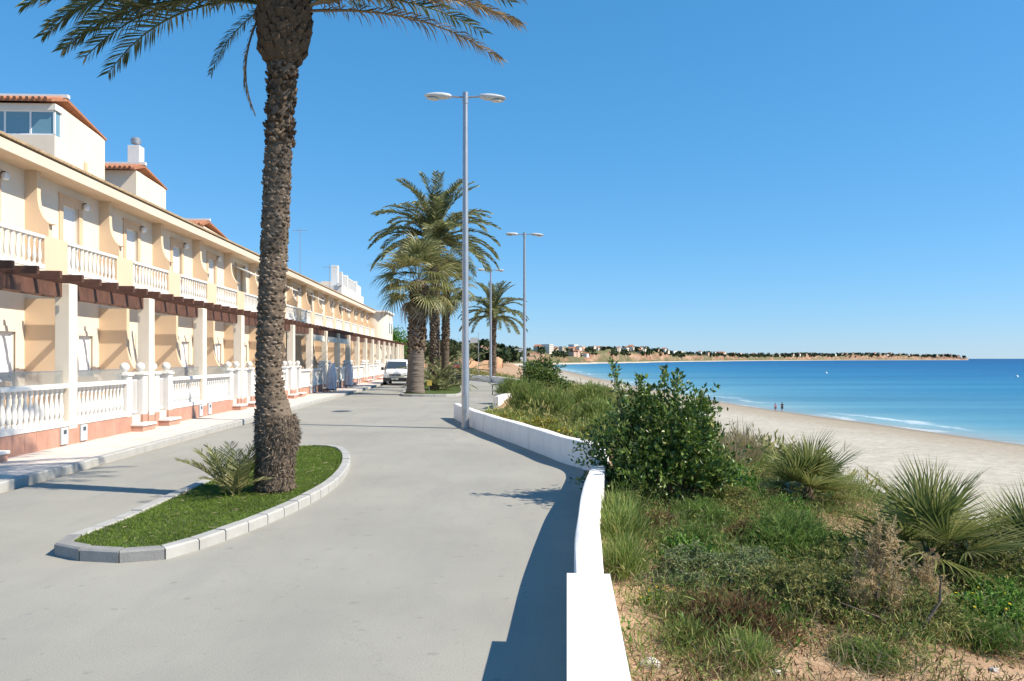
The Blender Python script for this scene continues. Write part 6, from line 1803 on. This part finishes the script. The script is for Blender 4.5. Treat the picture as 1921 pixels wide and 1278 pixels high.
# ------------------------------------------------------------------ people at the water's edge
skin_m = M_plain("skin", (0.52, 0.33, 0.24), 0.6, 0.05, 8, 0)
def skinned(name, pts, edges, rads, mat, parent, root=0, sub=1):
    me = bpy.data.meshes.new(name); me.from_pydata(pts, edges, []); me.update()
    o = bpy.data.objects.new(name, me); COL.objects.link(o)
    sk = o.modifiers.new("skin", 'SKIN'); sv = me.skin_vertices[0].data
    for v, rd in zip(sv, rads): v.radius = rd if hasattr(rd, '__len__') else (rd, rd)
    sv[root].use_root = True
    ss = o.modifiers.new("sub", 'SUBSURF'); ss.levels = sub; ss.render_levels = sub
    dg = bpy.context.evaluated_depsgraph_get()
    m2 = bpy.data.meshes.new_from_object(o.evaluated_get(dg)); m2.materials.clear(); m2.materials.append(mat)
    m2.polygons.foreach_set("use_smooth", [True] * len(m2.polygons))
    bpy.data.objects.remove(o)
    m2.name = name
    return place(name, m2, parent)
def person(x, y, rz, h, top_col, leg_col, hair_col, label, stride=0.15, arm=0.1, hat=None):
    e = empty("person", (x, y, terr(x, y)), rz, label, "person", "people at the water's edge"); s = h / 1.72
    e.scale = (s, s, s)
    st = stride
    J = {'pel': (0, 0, 0.93), 'bel': (0, 0, 1.08), 'chest': (0, 0, 1.28), 'neckb': (0, 0, 1.43), 'neck': (0, 0.0, 1.49), 'head': (0, -0.015, 1.58), 'crown': (0, 0, 1.68),
         'shl': (0.17, 0, 1.40), 'ell': (0.23, 0.04 + arm, 1.14), 'wrl': (0.23, -0.06 + arm, 0.91), 'hnl': (0.23, -0.09 + arm, 0.82), 'shr': (-0.17, 0, 1.40), 'elr': (-0.23, 0.04 - arm, 1.14), 'wrr': (-0.23, -0.08 - arm, 0.91), 'hnr': (-0.23, -0.11 - arm, 0.82),
         'hil': (0.09, 0, 0.88), 'knl': (0.10, -st * 0.6, 0.49), 'anl': (0.10, -st * 0.9, 0.09), 'tol': (0.11, -st * 0.9 - 0.17, 0.03), 'hir': (-0.09, 0, 0.88), 'knr': (-0.10, st * 0.3, 0.49), 'anr': (-0.10, st, 0.10), 'tor': (-0.11, st - 0.16, 0.03)}
    rad = {'pel': (0.14, 0.10), 'bel': (0.125, 0.09), 'chest': (0.15, 0.10), 'neckb': (0.07, 0.06), 'neck': 0.05, 'head': (0.075, 0.092), 'crown': (0.055, 0.065), 'shl': 0.055, 'ell': 0.042, 'wrl': 0.03, 'hnl': (0.02, 0.035), 'shr': 0.055, 'elr': 0.042, 'wrr': 0.03, 'hnr': (0.02, 0.035),
           'hil': 0.085, 'knl': 0.06, 'anl': 0.04, 'tol': 0.03, 'hir': 0.085, 'knr': 0.06, 'anr': 0.04, 'tor': 0.03}
    nm = list(J); ix = {k: i for i, k in enumerate(nm)}
    E = [('pel', 'bel'), ('bel', 'chest'), ('chest', 'neckb'), ('neckb', 'neck'), ('neck', 'head'), ('head', 'crown'), ('neckb', 'shl'), ('shl', 'ell'), ('ell', 'wrl'), ('wrl', 'hnl'), ('neckb', 'shr'), ('shr', 'elr'), ('elr', 'wrr'), ('wrr', 'hnr'), ('pel', 'hil'), ('hil', 'knl'), ('knl', 'anl'), ('anl', 'tol'), ('pel', 'hir'), ('hir', 'knr'), ('knr', 'anr'), ('anr', 'tor')]
    skinned("body", [J[k] for k in nm], [(ix[a], ix[b]) for a, b in E], [rad[k] for k in nm], skin_m, e)
    tn = ['bel', 'chest', 'neckb', 'shl', 'ell', 'shr', 'elr', 'pel']; ti = {k: i for i, k in enumerate(tn)}
    def grow(k, f): r_ = rad[k]; return tuple(q * f + 0.012 for q in r_) if hasattr(r_, '__len__') else (r_ * f + 0.012,) * 2
    pos = dict(J); pos['ell'] = tuple(a * 0.4 + b * 0.6 for a, b in zip(J['shl'], J['ell'])); pos['elr'] = tuple(a * 0.4 + b * 0.6 for a, b in zip(J['shr'], J['elr']))
    skinned("shirt", [pos[k] for k in tn], [(ti[a], ti[b]) for a, b in (('pel', 'bel'), ('bel', 'chest'), ('chest', 'neckb'), ('neckb', 'shl'), ('shl', 'ell'), ('neckb', 'shr'), ('shr', 'elr'))], [grow(k, 1.08) for k in tn], M_plain("shirt_cloth", top_col, 0.9, 0.1, 8, 0, coord='Object'), e)
    ln_ = ['pel', 'hil', 'knl', 'hir', 'knr']; li = {k: i for i, k in enumerate(ln_)}
    skinned("shorts", [J[k] for k in ln_], [(li[a], li[b]) for a, b in (('pel', 'hil'), ('hil', 'knl'), ('pel', 'hir'), ('hir', 'knr'))], [grow(k, 1.12) for k in ln_], M_plain("shorts_cloth", leg_col, 0.9, 0.1, 8, 0, coord='Object'), e)
    G().lathe([(0.0, 0.125), (0.05, 0.115), (0.09, 0.07), (0.102, 0.0), (0.085, -0.05)], 12, (0, 0.015, 1.62), False).obj("hair", M_plain("hair", hair_col, 0.7, 0.2, 20, 0, coord='Object'), e, smooth=60)
    if hat: G().lathe([(0.0, 0.135), (0.07, 0.13), (0.105, 0.06), (0.11, 0.04), (0.19, 0.02), (0.2, 0.01), (0.1, 0.03)], 16, (0, 0.0, 1.63), False).obj("hat", M_plain("hat_straw", hat, 0.8, 0.05, 8, 0, coord='Object'), e, smooth=60)
    return e
person(46.9, 139.0, 2.8, 1.60, (0.62, 0.30, 0.38), (0.20, 0.10, 0.14), (0.06, 0.04, 0.03), "person in a pink top walking along the water's edge", 0.16)
person(48.3, 139.6, 3.0, 1.74, (0.045, 0.04, 0.07), (0.02, 0.02, 0.03), (0.02, 0.015, 0.01), "person in dark clothes beside the one in pink at the water's edge", 0.12)
person(40.2, 164.0, 0.6, 1.66, (0.35, 0.34, 0.36), (0.25, 0.12, 0.11), (0.10, 0.07, 0.05), "person in grey standing far up the beach behind the glossy bush", 0.05)
person(41.2, 165.0, 1.2, 1.70, (0.75, 0.76, 0.80), (0.32, 0.16, 0.14), (0.12, 0.1, 0.08), "person in a white shirt and pale hat, furthest along the beach", 0.08, hat=(0.78, 0.78, 0.76))
# mooring buoys
for q, (x, y, lab) in enumerate(((202, 502, "small white buoy in mid bay, the farther one"), (260, 402, "white buoy near the picture's right edge"))):
    e = empty("buoy", (x, y, SEA_Z), 0, lab, "buoy", "white buoys in the bay")
    G().lathe([(0.0, -0.3), (0.6, -0.1), (0.75, 0.3), (0.55, 0.75), (0.15, 1.0)], 12).obj("float", white_pvc, e, smooth=50)
    G().lathe([(0.1, 1.0), (0.1, 1.5), (0.0, 1.55)], 8).obj("mast", white_pvc, e)
